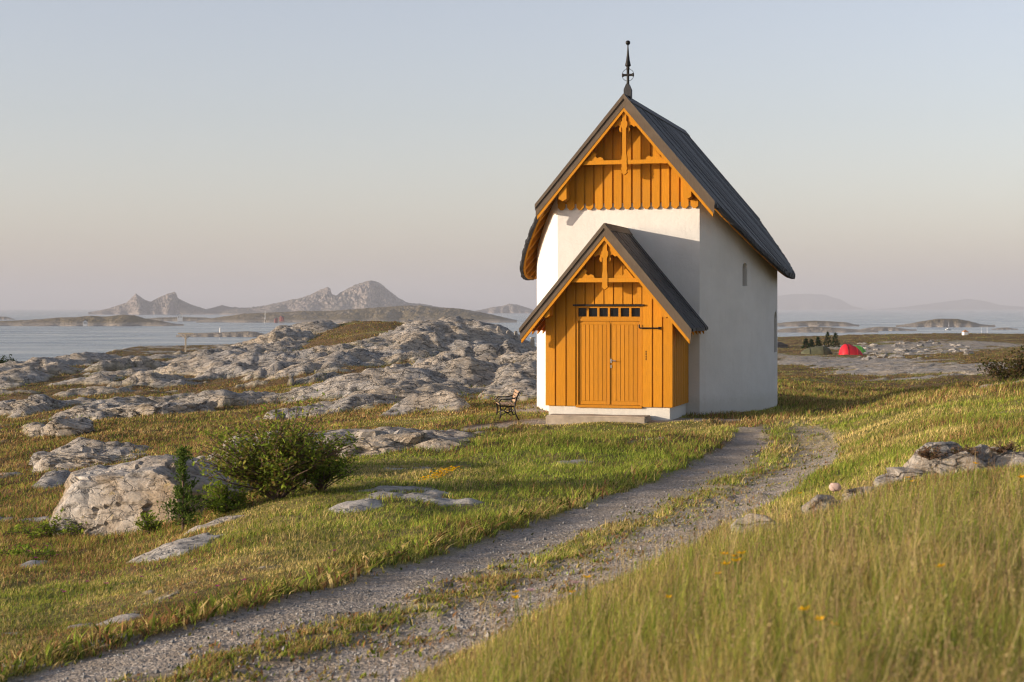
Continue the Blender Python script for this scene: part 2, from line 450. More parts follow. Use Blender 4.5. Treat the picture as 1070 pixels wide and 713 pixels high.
median = np.exp(-((tt - .48) / .16) ** 2)            # the strip of weeds between the wheel tracks
rtrack = sst(.7, .8, tt)
mouth = sst(23, 29, GY)
weeds = np.clip(median * 1.2 + n2 * 1.5 + n1 * .9 - .10 + .12 * sst(.66, .8, tt) + .62 * mouth * sst(.25, .5, tt), 0, 1) * sst(.22, .36, tt + n2 * .12 + n1 * .08)
# gravel apron in front of the doorstep
ap = [pix(*p)[:2] for p in [(490,449),(560,443),(640,440),(715,437),(770,437)]]
_, da = poly_dist(ap)
apron = 1 - sst(.35, .75, da + n2 * .4 + n1 * .2)
# footpath of dust round the bench
bx = [pix(*p)[:2] for p in [(545,434),(562,428)]]
_, db = poly_dist(bx); apron = np.maximum(apron, (1 - sst(.8, 1.5, db + n1 * .5)) * .9)
gravel = np.clip(np.maximum(road * (1 - .60 * weeds), apron), 0, 1)

# rock: ellipses in metres, found from where the bare rock shows
def ell(u, v, ru, rv):
    x, y, _ = pix(u, v); _, y0, _ = pix(u, min(v + rv, 712)); _, y1, _ = pix(u, max(v - rv, 337))
    return x, y, ru / F * y, max(.25, min(max((y1 - y0) / 2, .5), 22)), 
ROCK = [(430,362,110,14),(300,385,120,14),(480,398,90,16),(400,416,120,10),(545,395,50,20),(250,378,70,12),(330,357,45,6),(500,355,60,8),
        (150,432,85,9),(120,403,60,9),(30,396,40,5),(110,474,60,6),(35,432,30,4),(60,450,30,4),(365,462,110,9),(440,432,40,5),(40,385,45,5),(130,390,50,5),
        (420,516,78,12),(468,527,50,3),(372,531,36,4),(190,573,44,9),(218,551,55,4),(40,590,20,3),(330,505,20,2),(60,505,20,5),(460,430,30,4),
        (960,386,85,12),(880,378,75,6),(930,366,65,7),(985,362,50,5),(845,380,45,4),(1030,360,40,4),(815,372,20,4)]
VEGE = [(372,343,62,6),(440,347,50,3.5),(100,418,45,6),(70,445,40,6),(240,418,70,5),(290,430,60,7),(220,402,40,5),(470,388,45,4),(410,440,90,7),(350,400,40,3),
        (160,398,50,4),(180,462,70,6),(520,385,30,3),(60,407,70,5),(130,420,70,4),(200,434,90,6),(15,420,50,6),(85,455,60,6),(250,396,40,3),(330,425,60,4),(470,372,40,2),(300,372,40,2),(860,395,70,6),(1030,350,70,5)]
rk = np.full(GX.shape, -1.0)
wob = fbm(GX * .28, GY * .2, 4, 51) * .9
wob2 = fbm(GX * 1.1, GY * .8, 4, 61) * .55
for e in ROCK:
    x, y, a, b = ell(*e)
    d = 1 - np.sqrt(((GX - x) / a) ** 2 + ((GY - y) / b) ** 2)
    rk = np.maximum(rk, d * 1.55)
zone = sst(40, 52, GY) * (1 - sst(-.02, .0, GX / GY - .04)) * .42
rk = np.maximum(rk, zone - .55)
for e in VEGE:
    x, y, a, b = ell(*e)
    d = 1 - np.sqrt(((GX - x) / a) ** 2 + ((GY - y) / b) ** 2)
    rk = np.minimum(rk, .15 - np.clip(d, -.5, 1) * 1.6)
rkv = rk + fbm(GX * 2.3, GY * 1.6, 4, 67) * .5 * (1 - sst(28, 40, GY)) + wob * (.42 + .25 * sst(40, 60, GY)) + wob2 * .5
rock = sst(.0, .16, rkv)
nearlawn = (1 - sst(34, 40, GY))
# keep rock clear of the chapel
CH_TH = .277; CHD = np.array([math.sin(CH_TH), math.cos(CH_TH)]); CHR = np.array([math.cos(CH_TH), -math.sin(CH_TH)])
CH_W = 3.36; CHC = np.array([(731 - CU) / F * 38., 38.]); CHM = CHC - CHR * CH_W / 2
lx = (GX - CHM[0]) * CHR[0] + (GY - CHM[1]) * CHR[1]; ly = (GX - CHM[0]) * CHD[0] + (GY - CHM[1]) * CHD[1]
foot = (np.abs(lx) < 3.3) & (ly > -2.6) & (ly < 7.8)
inside = (1 - sst(2.9, 4.2, np.abs(lx))) * (1 - sst(4.3, 5.6, np.abs(ly - 3.0)))

ca, sa = math.cos(R(24)), math.sin(R(24))
qx = GX * ca + GY * sa; qy = -GX * sa + GY * ca
amp = (.10 + .52 * sst(27, 45, GY)) * (1 - .55 * sst(100, 150, GY)) * (1 - .75 * sst(.05, .12, GX / GY) * sst(40, 60, GY))
wx = fbm(GX * .5, GY * .5, 3, 71) * .6; wy = fbm(GX * .5 + 9, GY * .5, 3, 72) * .6
rz = np.zeros(GX.shape); idx = np.where((rkv > -.75) & (inside < .98) & (gravel < .9))
X_, Y_ = (qx + wx)[idx], (qy + wy)[idx]
f1, f2, hh, tl = voro(X_ / 7.5, Y_ / 3.0, 81)
r_ = (hh - .5) * .50 + tl * .50 - .30 * np.exp(-(f2 - f1) / .035)
f1, f2, hh, tl = voro(X_ / 2.4, Y_ / .7, 91)
r_ += (hh - .5) * .11 + tl * .08 - .15 * np.exp(-(f2 - f1) / .05)
f1, f2, hh, tl = voro(X_ / .55, Y_ / .26, 95)
r_ += (hh - .5) * .08 + tl * .05 - .05 * np.exp(-(f2 - f1) / .08)
r_ += fbm(X_ / 8, Y_ / 6, 3, 99) * .7
r_ += (np.abs(fbm(X_ / 3.5, Y_ / 1.1, 4, 98)) - .25) * .22
rz[idx] = r_
heath = np.clip(sst(-.05, .3, fbm(GX * .25, GY * .25, 4, 101) + .38 * sst(24, 45, GY) - .05 + .42 * sst(-.08, -.16, GX / GY) * sst(16, 26, GY)), 0, 1)
soft_h = (fbm(GX * .8, GY * .8, 4, 15) * .10 + fbm(GX * .22, GY * .22, 3, 16) * .16 * sst(18, 30, GY)) * (1 - inside)
rock_h = (rkv * .85 + rz * .95 + (-.05 + .20 * sst(-.20, -.13, GX / GY) * sst(.05, .0, GX / GY)) * sst(30, 45, GY)) * amp * (1 + .28 * sst(-.21, -.14, GX / GY) * sst(.05, .0, GX / GY) * sst(48, 60, GY))
diff = np.where(rz == 0, -1, rock_h - soft_h * .6 * np.clip(amp * 1.6, .3, 1))
diff = diff - 2 * inside - 2 * gravel
rock = sst(.0, .05, diff / np.maximum(amp, .08) * .3)
soft_h = soft_h + heath * (fbm(GX * 2.1, GY * 2.1, 3, 17) * .07 + fbm(GX * .6, GY * .6, 3, 18) * .10) * sst(15, 22, GY) * (1 - inside)
GZ = GZ0 + np.where(diff > 0, np.minimum(diff, 1.1) * 1.0, 0) + soft_h * (1 - gravel)
GZ -= gravel * .03 * (1 - apron) ; GZ += gravel * n2 * .012
GZ = GZ * (1 - inside) + inside * (.0 - .0 * GZ0)

near_brighten = (1 - sst(24, 40, GY)) * (.6 + .4 * n1)  # near rock painted paler to make up for the weak grazing sun
heath_or_near_brighten = np.where(rock > .4, near_brighten, heath)
ii = np.arange(NA * NB).reshape(NB, NA)
quads = np.stack([ii[:-1, :-1], ii[:-1, 1:], ii[1:, 1:], ii[1:, :-1]], -1).reshape(-1, 4)
V = np.stack([GX, GY, GZ], -1).reshape(-1, 3)
mask = np.stack([rock, gravel, heath_or_near_brighten], -1).reshape(-1, 3)
qg = gravel.reshape(-1)[quads].mean(1) > .5
def sub(qs):
    used, inv = np.unique(qs, return_inverse=True)
    return V[used], inv.reshape(-1, 4), mask[used]
v_, q_, m_ = sub(quads[~qg])
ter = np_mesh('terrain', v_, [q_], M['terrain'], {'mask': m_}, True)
tag(ter, 'rocky coastal heath ground with bare grey rock slabs and grass', 'terrain', kind='structure')
v_, q_, m_ = sub(quads[qg])
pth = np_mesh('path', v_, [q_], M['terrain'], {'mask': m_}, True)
tag(pth, 'worn gravel two-track path curving up to the chapel', 'path', kind='structure')

def lookup(grid, X, Y):
    X = np.asarray(X, float); Y = np.asarray(Y, float)
    fa = (X / (Y + 3) + A_MAX) / (2 * A_MAX) * (NA - 1); fb = (np.log(Y + 3) - bv[0]) / (bv[-1] - bv[0]) * (NB - 1)
    fa = np.clip(fa, 0, NA - 1.001); fb = np.clip(fb, 0, NB - 1.001)
    a = fa.astype(int); b = fb.astype(int); ta = fa - a; tb = fb - b
    return (grid[b, a] * (1 - ta) + grid[b, a + 1] * ta) * (1 - tb) + (grid[b + 1, a] * (1 - ta) + grid[b + 1, a + 1] * ta) * tb
def gz(X, Y): return float(lookup(GZ, X, Y))
def place(u, Y, dz=0):
    X = (u - CU) / F * Y; return Vector((X, Y, gz(X, Y) + dz))
def spot(u, v):
    Ys = np.exp(np.linspace(math.log(3), math.log(300), 2500)); Xs = (u - CU) / F * Ys
    z = lookup(GZ, Xs, Ys); ray = ZC - (v - HV) / F * Ys; k = np.argmax(z >= ray) if np.any(z >= ray) else len(Ys) - 1
    return Vector((float(Xs[k]), float(Ys[k]), float(z[k])))

# ------------------------------------------------------------------ sea, islands, mountains
sb = MB(); sb.box(-60000, 60000, 150, 60000, SEA - .4, SEA)
sea = sb.build('sea', M['sea']); tag(sea, 'calm pale grey sea between the islands', 'sea', kind='structure')

def island(name, label, mat, pts, wl, depth, nx=260, ny=46, seed=0, rough=.35, freq=None, front=.35, cat='island'):
    """low island or mountain: skyline points (photo u, v) at the distance whose waterline is row wl; depth in metres"""
    Y = (ZC - SEA) * F / (wl - HV)
    us = np.array([p[0] for p in pts], float); vs = np.array([p[1] for p in pts], float)
    Yc = Y + depth * front; xs = (us - CU) / F * Yc
    hs = np.maximum(0, (ZC - SEA) - (vs - HV) / F * Yc)
    x = np.linspace(xs[0], xs[-1], nx); y = np.linspace(-1, 1, ny)
    X, T = np.meshgrid(x, y)
    k = (xs[-1] - xs[0]); fr = freq or 15 / k
    Xw = X + fbm(X * fr, T * depth * fr * .5, 3, seed + 3) * k * .003 * (1 - np.exp(-(T / .35) ** 2))
    H = np.interp(Xw, xs, hs)
    kn = max(3, nx // 14); ker = np.hanning(kn * 2 + 1); ker /= ker.sum()
    Hs = np.convolve(np.pad(np.interp(x, xs, hs), kn, mode='edge'), ker, 'valid')
    wgt = sst(.0, .45, np.abs(T) + .25 * fbm(X * fr, T * 3, 3, seed + 20) * np.abs(T) * 4)
    H = H * (1 - wgt) + np.minimum(Hs[None, :] * np.ones_like(H), H.max()) * wgt
    tn = np.where(T < 0, T / 1.0, T)
    sh = np.clip(1 - np.abs(tn) ** 1.35, 0, 1)
    rid = 1 - np.abs(fbm(X * fr, T * depth * fr, 6, seed, .58)) * 2.2
    Hn = H * sh * (1 + rough * (rid - .75) * (1 - np.exp(-(T / .22) ** 2)))
    Hn += fbm(X * fr * 3, T * depth * fr * 3, 4, seed + 9) * hs.max() * .05 * sh
    edge = np.clip(1 - np.abs(T), 0, .08) / .08
    Z = SEA - 1.5 + (Hn + 1.5) * edge
    YY = Yc + T * depth * np.where(T < 0, front, 1 - front) * (.85 + .25 * vnoise(X * fr * .7, X * 0 + 3, seed + 5))
    jj = np.arange(nx * ny).reshape(ny, nx)
    q = np.stack([jj[:-1, :-1], jj[:-1, 1:], jj[1:, 1:], jj[1:, :-1]], -1).reshape(-1, 4)
    xm, ym = float(x.mean()), float(Yc)
    o = np_mesh(name, np.stack([X * YY / Yc - xm, YY - ym, Z - SEA], -1).reshape(-1, 3), [q], mat, None, True)
    o.location = (xm, ym, SEA)
    return tag(o, label, cat, kind='structure')

island('island', 'long low heath island off the left shore', M['island'], [(-40,338),(0,335.5),(20,335),(45,333.5),(60,332),(80,331.5),(95,330),(110,331),(128,329),(140,329.5),(152,333),(165,335),(180,338),(192,341)], 341, 260, seed=1)
island('island', 'small flat rocky skerry right behind the T-shaped post', M['island'], [(184,352),(190,349.5),(200,348.5),(215,348),(230,347.5),(245,347),(258,346.3),(268,347),(276,349),(284,352.5)], 352.5, 90, seed=2)
island('island', 'broad heath island below the twin mountain', M['island'], [(205,336),(222,333),(240,330),(255,328),(275,327),(300,326),(315,325),(345,325),(370,323),(400,321),(420,319.5),(440,319),(452,321),(480,322.5),(500,326),(520,330),(540,335.5)], 337.5, 520, nx=420, seed=3)
island('island', 'low wooded strip of island beneath the pointed peaks', M['island'], [(140,334.5),(165,332),(190,331.5),(215,332),(235,334.5)], 336, 180, seed=13)
island('mountain', 'far pair of pointed bare rock peaks at left', M['mountain'], [(92,327),(108,324),(120,320.5),(132,316.5),(138,311),(142,307),(146,310),(152,314),(158,315.5),(166,311),(174,307.5),(182,305.2),(184,306),(186,312),(192,315),(200,318.5),(214,323),(226,328)], 329, 900, nx=420, ny=80, seed=4, rough=.5, cat='mountain')
island('mountain', 'rocky ridge with a thumb-shaped crag and rounded high summit', M['mountain'], [(205,327),(222,322),(232,319.5),(242,321.5),(262,322),(280,319),(295,316),(305,313),(314,312),(325,308),(334,303.5),(342,300),(345,301),(347,308),(350,311),(354,307),(365,301),(378,295.5),(387,293),(396,295.5),(406,303.5),(418,313),(428,317),(445,318.5),(462,322),(485,327)], 329, 1100, nx=560, ny=90, seed=5, rough=.5, cat='mountain')
island('mountain', 'lone rounded far hill left of the porch roof', M['mountain'], [(488,327),(504,323.5),(515,321),(524,320),(532,317.5),(541,318.5),(552,322),(566,327)], 327.6, 900, seed=6, rough=.4, cat='mountain')
island('island', 'low island nearest the chapel wall, upper of two', M['island'], [(780,340),(806,338.5),(825,336.5),(850,335.2),(870,336),(885,337),(898,341)], 341.5, 200, seed=7)
island('island', 'flat pale skerry below the low island beside the chapel', M['island'], [(790,347),(808,345),(825,343),(848,341.5),(870,342.3),(890,344),(910,345.5),(918,347.5)], 347.8, 130, seed=8)
island('island', 'thin skerry in the middle of the right-hand water', M['island'], [(896,345.5),(905,343),(918,341.5),(935,342),(948,344),(958,346)], 346, 110, seed=9)
island('island', 'rounded reddish island beyond the anchored sailboat', M['island'], [(936,341),(950,338.5),(965,335.5),(980,333.2),(1000,333.3),(1012,335.5),(1025,339),(1040,342.3)], 342.3, 260, seed=10)
island('island', 'tiny skerry at the far right of the water', M['island'], [(1036,344.8),(1044,342.8),(1053,342.4),(1064,344.8)], 344.8, 80, nx=90, seed=11)
island('island', 'low pale rock point at the right edge of the water', M['island'], [(1040,355),(1052,351.5),(1070,349.5),(1100,349),(1120,356)], 356, 60, nx=120, seed=14)
island('island', 'thin skerry at the far left edge', M['island'], [(-30,334),(-10,331),(6,331),(16,333.8)], 334.2, 150, nx=90, seed=12)
island('mountain', 'faint flat-topped mountain on the horizon beside the chapel', M['far_mountain'], [(745,320),(770,315),(800,311),(826,307.5),(845,307),(862,308.2),(878,313),(890,320),(905,323.5)], 323.9, 2500, seed=15, rough=.2, cat='mountain')
island('mountain', 'faint broad peak on the horizon at far right', M['far_mountain'], [(915,323.5),(945,321),(975,317),(995,314.5),(1010,312.5),(1028,314.5),(1045,319),(1075,321),(1130,323.5)], 323.9, 2500, seed=16, rough=.2, cat='mountain')

# ------------------------------------------------------------------ chapel
W2 = CH_W / 2; OV = .42; ZR = 7.34; SL = 1.19; EO = .39; BU = 1.31; CL = 7.3; PWR = .86
def hw(s): return W2 + BU * max(0, math.sin(math.pi * min(max(s / CL, 0), 1))) ** PWR
def we(s): return hw(s) + EO
RT = .17                                            # vertical roof thickness
ch = empty('chapel', (CHM[0], CHM[1], 0), -CH_TH, 'small white plastered chapel with ochre gable, ochre porch and black steep roof', 'chapel')
# walls -- solid with curved long sides
ns = 48
ring = [(hw(CL * i / ns), CL * i / ns) for i in range(ns + 1)]
plan = ring + [(-x, y) for x, y in reversed(ring)]
wb = MB(); n = len(plan)
def ztop(x): return ZR - RT - .06 - SL * abs(x)
wv = [(x, y, -.5) for x, y in plan] + [(x, y, ztop(x)) for x, y in plan] + [(0, 0, ztop(0)), (0, CL, ztop(0))]
fr, bk = 2 * n, 2 * n + 1
fs = [tuple(range(n - 1, -1, -1))]
for i in range(ns): fs.append((i, i + 1, n + i + 1, n + i))
fs.append((ns, ns + 1, n + ns + 1, bk, n + ns))
for i in range(ns + 1, n - 1): fs.append((i, i + 1, n + i + 1, n + i))
fs.append((n - 1, 0, n, fr, n + n - 1))
for i in range(ns):                                   # top, two slopes joined on the ridge
    j = n - 1 - i
    if i == 0: fs.append((n + i, n + i + 1, n + j - 1, n + j)) if False else None
top_r = [n + i for i in range(ns + 1)]; fs.append(tuple([fr] + top_r + [bk]))
top_l = [n + ns + 1 + i for i in range(ns + 1)]; fs.append(tuple([bk] + top_l + [fr]))
fs = [f for f in fs if f]
wb.add(wv, fs)
wall = wb.build('wall', M['plaster'], ch)

def arch_cut(s0, zc0, zc1, w, depth):
    """arched niche cutter on the right-hand wall at distance s0 along it"""
    x = hw(s0); dx = (hw(s0 + .05) - hw(s0 - .05)) / .1
    tang = Vector((dx, 1, 0)).normalized(); nor = Vector((tang.y, -tang.x, 0))
    prof = [(-w / 2, zc0), (w / 2, zc0)] + [(w / 2 * math.cos(a), zc1 - w / 2 + w / 2 * math.sin(a)) for a in [math.pi * k / 10 for k in range(11)]]
    o0 = Vector((x, s0, 0))
    pt = lambda p, d: o0 + tang * p[0] + nor * d + Vector((0, 0, p[1]))
    return prof, pt
from itertools import chain
def niche(s0, z0, z1, w, depth):
    prof, pt = arch_cut(s0, z0, z1, w, depth); n = len(prof); b = MB()
    b.add([pt(p, .4) for p in prof] + [pt(p, -depth) for p in prof],
          [tuple(range(n - 1, -1, -1)), tuple(range(n, 2 * n))] + [(i, (i + 1) % n, n + (i + 1) % n, n + i) for i in range(n)])
    cut = b.build('cutter', M['plaster'], ch)
    md = wall.modifiers.new('cut', 'BOOLEAN'); md.object = cut; md.operation = 'DIFFERENCE'; md.solver = 'EXACT'
    bpy.context.view_layer.update()
    dg = bpy.context.evaluated_depsgraph_get(); me = bpy.data.meshes.new_from_object(wall.evaluated_get(dg))
    wall.modifiers.remove(md); wall.data = me; bpy.data.objects.remove(cut)
    # sill + recessed slit of dark glass
    wn = MB(); sc = .42
    cz = (z0 + z1) / 2
    pr2 = [(p[0] * sc, cz + (p[1] - cz) * .86) for p in prof]
    wn.add([pt(p, -depth + .012) for p in pr2] + [pt(p, -depth + .004) for p in pr2],
           [tuple(range(n - 1, -1, -1)), tuple(range(n, 2 * n))] + [(i, (i + 1) % n, n + (i + 1) % n, n + i) for i in range(n)])
    wn.build('window', M['glass'], ch)
def find_s(u):
    for k in range(400):
        s = k * CL / 400; P = CHM + CHD * s + CHR * hw(s)
        if CU + F * P[0] / P[1] >= u: return s
    return CL * .4
s1 = find_s(778); s2 = find_s(805.2) + .62
niche(s1, 2.98, 3.53, .22, .16); niche(s2, 1.36, 2.38, .5, .2)

# main roof: tarred planks running down the slope, eaves following the curved walls
def roof_planks(parent, zr, sl, halfw, y0, y1, pitch, mat, jag=.02, rt=RT):
    b = MB(); rnd = random.Random(3)
    N = int(round((y1 - y0) / pitch)); st = (y1 - y0) / N
    for sgn in (-1, 1):
        for i in range(N):
            a, c = y0 + i * st + .003, y0 + (i + 1) * st - .003
            wa, wc = halfw(a), halfw(c); j = rnd.uniform(-jag, jag); up = rnd.uniform(0, .02) + (i % 2) * .007
            wa += j; wc += j
            x0 = .004
            A = [(sgn * x0, a, zr - sl * x0 + up), (sgn * x0, c, zr - sl * x0 + up), (sgn * wc, c, zr - sl * wc + up), (sgn * wa, a, zr - sl * wa + up)]
            t = .05
            B = [(p[0], p[1], p[2] - t - up) for p in A]
            b.hexa(A, B)
    return b
rp = roof_planks(ch, ZR, SL, we, -OV, CL + OV, .135, M['tar'])
roof = rp.build('roof', M['tar'], ch)
# soffit boards under the planks
def soffit(zr, sl, halfw, y0, y1, n, dz0, dz1, xin):
    b = MB(); ys = [y0 + (y1 - y0) * i / n for i in range(n + 1)]
    for sgn in (-1, 1):
        vs = []
        for y in ys:
            w = halfw(y) - .03
            for x, dz in ((xin, dz0), (w, dz0), (w, dz1), (xin, dz1)): vs.append((sgn * x, y, zr - sl * x - dz))
        fs = [(0, 1, 2, 3), tuple(4 * n + k for k in (3, 2, 1, 0))]
        for i in range(n):
            for k in range(4): fs.append((4 * i + k, 4 * i + (k + 1) % 4, 4 * i + 4 + (k + 1) % 4, 4 * i + 4 + k))
        b.add(vs, fs)
    return b
soffit(ZR, SL, we, -OV + .05, CL + OV - .05, 60, .055, .105, .004).build('soffit', M['under'], ch)
# a dark ragged eave edge and the ochre fascia below it
rnd = random.Random(5)
for sgn in (-1, 1):
    eb = MB()
    k = 90
    for i in range(k):
        a = -OV + (CL + 2 * OV) * i / k; c = -OV + (CL + 2 * OV) * (i + 1) / k
        e0 = rnd.uniform(.0, .03); h = rnd.uniform(.0, .02)
        for (q0, q1, z0, z1) in ((-.03, .03 + e0, -.052, -.125 - h),):
            A = [(sgn * (we(a) + q0), a, ZR - SL * we(a) + z0), (sgn * (we(c) + q0), c, ZR - SL * we(c) + z0), (sgn * (we(c) + q1), c, ZR - SL * we(c) + z0), (sgn * (we(a) + q1), a, ZR - SL * we(a) + z0)]
            eb.hexa(A, [(p[0], p[1], p[2] + z1 - z0) for p in A])
    eb.build('eave_edge', M['tar'], roof)
for sgn in (-1, 1):
    fb_ = MB()
    k = 60
    for i in range(k):
        a = -OV + .04 + (CL + 2 * OV - .08) * i / k; c = -OV + .04 + (CL + 2 * OV - .08) * (i + 1) / k
        q0, q1 = -.09, -.045
        A = [(sgn * (we(a) + q0), a, ZR - SL * we(a) - .06), (sgn * (we(c) + q0), c, ZR - SL * we(c) - .06), (sgn * (we(c) + q1), c, ZR - SL * we(c) - .06), (sgn * (we(a) + q1), a, ZR - SL * we(a) - .06)]
        fb_.hexa(A, [(p[0], p[1], p[2] - .055) for p in A])
    fb_.build('fascia', M['ochre'], ch)
# rafters under the eaves
def rafters(parent, zr, sl, win, wout, ys, hgt=.12, wid=.07, dz=.107, mat=None):
    for y in ys:
        for sgn in (-1, 1):
            b = MB(); x0, x1 = win(y), wout(y)
            A = [(sgn * x0, y - wid / 2, zr - sl * x0 - dz), (sgn * x1, y - wid / 2, zr - sl * x1 - dz), (sgn * x1, y + wid / 2, zr - sl * x1 - dz), (sgn * x0, y + wid / 2, zr - sl * x0 - dz)]
            b.hexa(A, [(p[0], p[1], p[2] - hgt) for p in A]).build('rafter', mat or M['under'], parent)
rafters(ch, ZR, SL, lambda y: hw(y) - .12, lambda y: we(y) - .1, [.25 + .5 * i for i in range(14)])
# ridge cap
rc = MB(); rc.ext([(-.14, ZR - .12), (0, ZR + .05), (.14, ZR - .12), (.12, ZR - .15), (0, ZR + .0), (-.12, ZR - .15)], -OV + .02, CL + OV + .01)
rc.build('ridge_cap', M['tar'], roof)

def barge(parent, zr, sl, w, y, prefix_mat, trim_mat, top=.03, h=.30, th=.045, back=False):
    for sgn in (-1, 1):
        b = MB(); b.ext([(0, zr + top), (sgn * w, zr + top - sl * w), (sgn * w, zr + top - h - sl * w), (0, zr + top - h)], y - th, y)
        b.ext([(0, zr + top + .012), (sgn * (w + .015), zr + top + .012 - sl * (w + .015)), (sgn * (w + .015), zr + top - .10 - sl * w), (0, zr + top - .10)], y - th - .03, y - th - .002)
        b.build('bargeboard', prefix_mat, parent)
        t = MB(); t.ext([(0, zr + top - h - .004), (sgn * (w - .03), zr + top - h - .004 - sl * (w - .03)), (sgn * (w - .03), zr + top - h - .095 - sl * (w - .03)), (0, zr + top - h - .095)], y - th + .008, y + .05)
        t.build('rake_trim', trim_mat, parent)
barge(ch, ZR, SL, we(-OV) + .02, -OV, M['barge'], M['ochre'])
# back bargeboard
bb = MB()
for sgn in (-1, 1): bb.ext([(0, ZR + .02), (sgn * 2.07, ZR + .02 - SL * 2.07), (sgn * 2.07, ZR - .26 - SL * 2.07), (0, ZR - .26)], CL + OV, CL + OV + .04)
bb.build('back_bargeboard', M['barge'], ch)

def scroll(cx, cz, sx, sz, k=1.0):
    """outline of a fretted bracket: straight along two sides with a wavy third"""
    p = [(0, 0), (1, 0), (.92, .10), (.80, .16), (.84, .30), (.72, .40), (.58, .34), (.50, .44), (.54, .58), (.42, .66), (.30, .62), (.22, .74), (.22, .90), (.10, 1.0), (0, 1)]
    return [(cx + sx * a * k, cz + sz * b * k) for a, b in p]

def truss(parent, zr, sl, y, zcol, zdrop, drop, trim_bottom):
    """open gable truss: collar beam, king post with turned drop, fretted brackets"""
    wi = lambda z: (zr - trim_bottom - z) / sl
    c = MB(); w = wi(zcol) - .01
    c.ext([(-w - .06, zcol - .05), (w + .06, zcol - .05), (w, zcol + .045), (-w, zcol + .045)], y - .045, y + .045).build('collar_beam', M['ochre'], parent, bevel=.006)
    kp = MB(); kz = zr - trim_bottom + .02
    kp.ext([(-.05, kz - .04), (0, kz), (.05, kz - .04), (.05, kz - .22), (.075, kz - .25), (.075, kz - .33), (.045, kz - .40), (.045, zcol + .2), (.06, zcol + .12), (.06, zcol - .12), (.075, zcol - .15), (.05, zdrop + .09), (.07, zdrop + .06), (.04, zdrop + .03), (0, zdrop),
            (-.04, zdrop + .03), (-.07, zdrop + .06), (-.05, zdrop + .09), (-.075, zcol - .15), (-.06, zcol - .12), (-.06, zcol + .12), (-.045, zcol + .2), (-.045, kz - .40), (-.075, kz - .33), (-.075, kz - .25), (-.05, kz - .22)], y - .06, y + .05)
    kp.build('king_post', M['ochre'], parent)
    for sgn in (-1, 1):
        b = MB(); x0 = wi(zcol + .05) - .03
        # bracket in the corner between collar and rake
        pr = [(x0, zcol + .046), (x0 - .17, zcol + .046 + .17 * sl), (x0 - .235, zcol + .20), (x0 - .20, zcol + .15), (x0 - .25, zcol + .10), (x0 - .32, zcol + .13), (x0 - .38, zcol + .10), (x0 - .40, zcol + .046)]
        b.ext([(sgn * a, z) for a, z in pr], y - .02, y + .02)
        b.build('fret_bracket', M['ochre'], parent)
        b2 = MB(); za = zr - trim_bottom - .10
        pr = [(.075, za - .0), (.075, za - .36), (.115, za - .34), (.13, za - .28), (.105, za - .22), (.16, za - .19), (.22, za - .24), (.27, za - .22), (.25, za - .19 ), ((zr - trim_bottom - za + .18) / sl, za - .18), ((zr - trim_bottom - za) / sl, za)]
        b2.ext([(sgn * a, z) for a, z in pr], y - .02, y + .02)
        b2.build('fret_bracket', M['ochre'], parent)
TB = .02 + .30 + .085
truss(ch, ZR, SL, -OV + .07, 5.82, 5.52, .1, TB - .03)

# gable cladding with pointed board ends
def board_wall(xs, zb, ztopf, y0, y1, pointed=0.0):
    b = MB()
    for x0, x1 in xs:
        xm = (x0 + x1) / 2; t0, t1 = ztopf(x0), ztopf(x1)
        zb_ = zb(xm) if callable(zb) else zb
        bot = [(x1, zb_ + pointed), (x1 - pointed, zb_), (x0 + pointed, zb_), (x0, zb_ + pointed)] if pointed else [(x1, zb_), (x0, zb_)]
        if min(t0, t1) < zb_ + pointed + .01: 
            if max(t0, t1) < zb_ + .05: continue
        top = [(x0, max(t0, zb_ + pointed + .004))]
        if x0 < 0 < x1: top.append((0, ztopf(0)))
        top.append((x1, max(t1, zb_ + pointed + .004)))
        b.ext(bot + top, y0, y1)
    return b
def zunder(x): return ZR - .16 - SL * abs(x)
pitch = .2245; nb = 15
xs = [(-nb * pitch / 2 + i * pitch + .022, -nb * pitch / 2 + (i + 1) * pitch - .022) for i in range(nb)]
gb = MB(); gb.ext([(-W2 - .0, 4.90), (W2, 4.90), (W2, ztop(W2)), (0, ztop(0)), (-W2, ztop(W2))], -.03, -.002)
gb.build('gable_backing', M['ochre'], ch)
bw = board_wall(xs, 4.75, zunder, -.062, -.032, .06); bw.build('gable_cladding', M['ochre'], ch, bevel=.003)
# purlin ends
def purlin(parent, x, z, y0, y1, w=.10, h=.34):
    for sgn in (-1, 1):
        b = MB(); b.ext([(sgn * x - w, z - h * .38), (sgn * x, z - h * .5), (sgn * x + w, z - h * .38), (sgn * x + w, z + h * .5 - (w * 1.19 if sgn > 0 else -w * 1.19)), (sgn * x - w, z + h * .5 + (w * 1.19 if sgn > 0 else -w * 1.19))], y0, y1)
        b.build('purlin_end', M['ochre'], parent)
purlin(ch, 1.46, 5.17, -OV + .01, -.07, .095, .46)

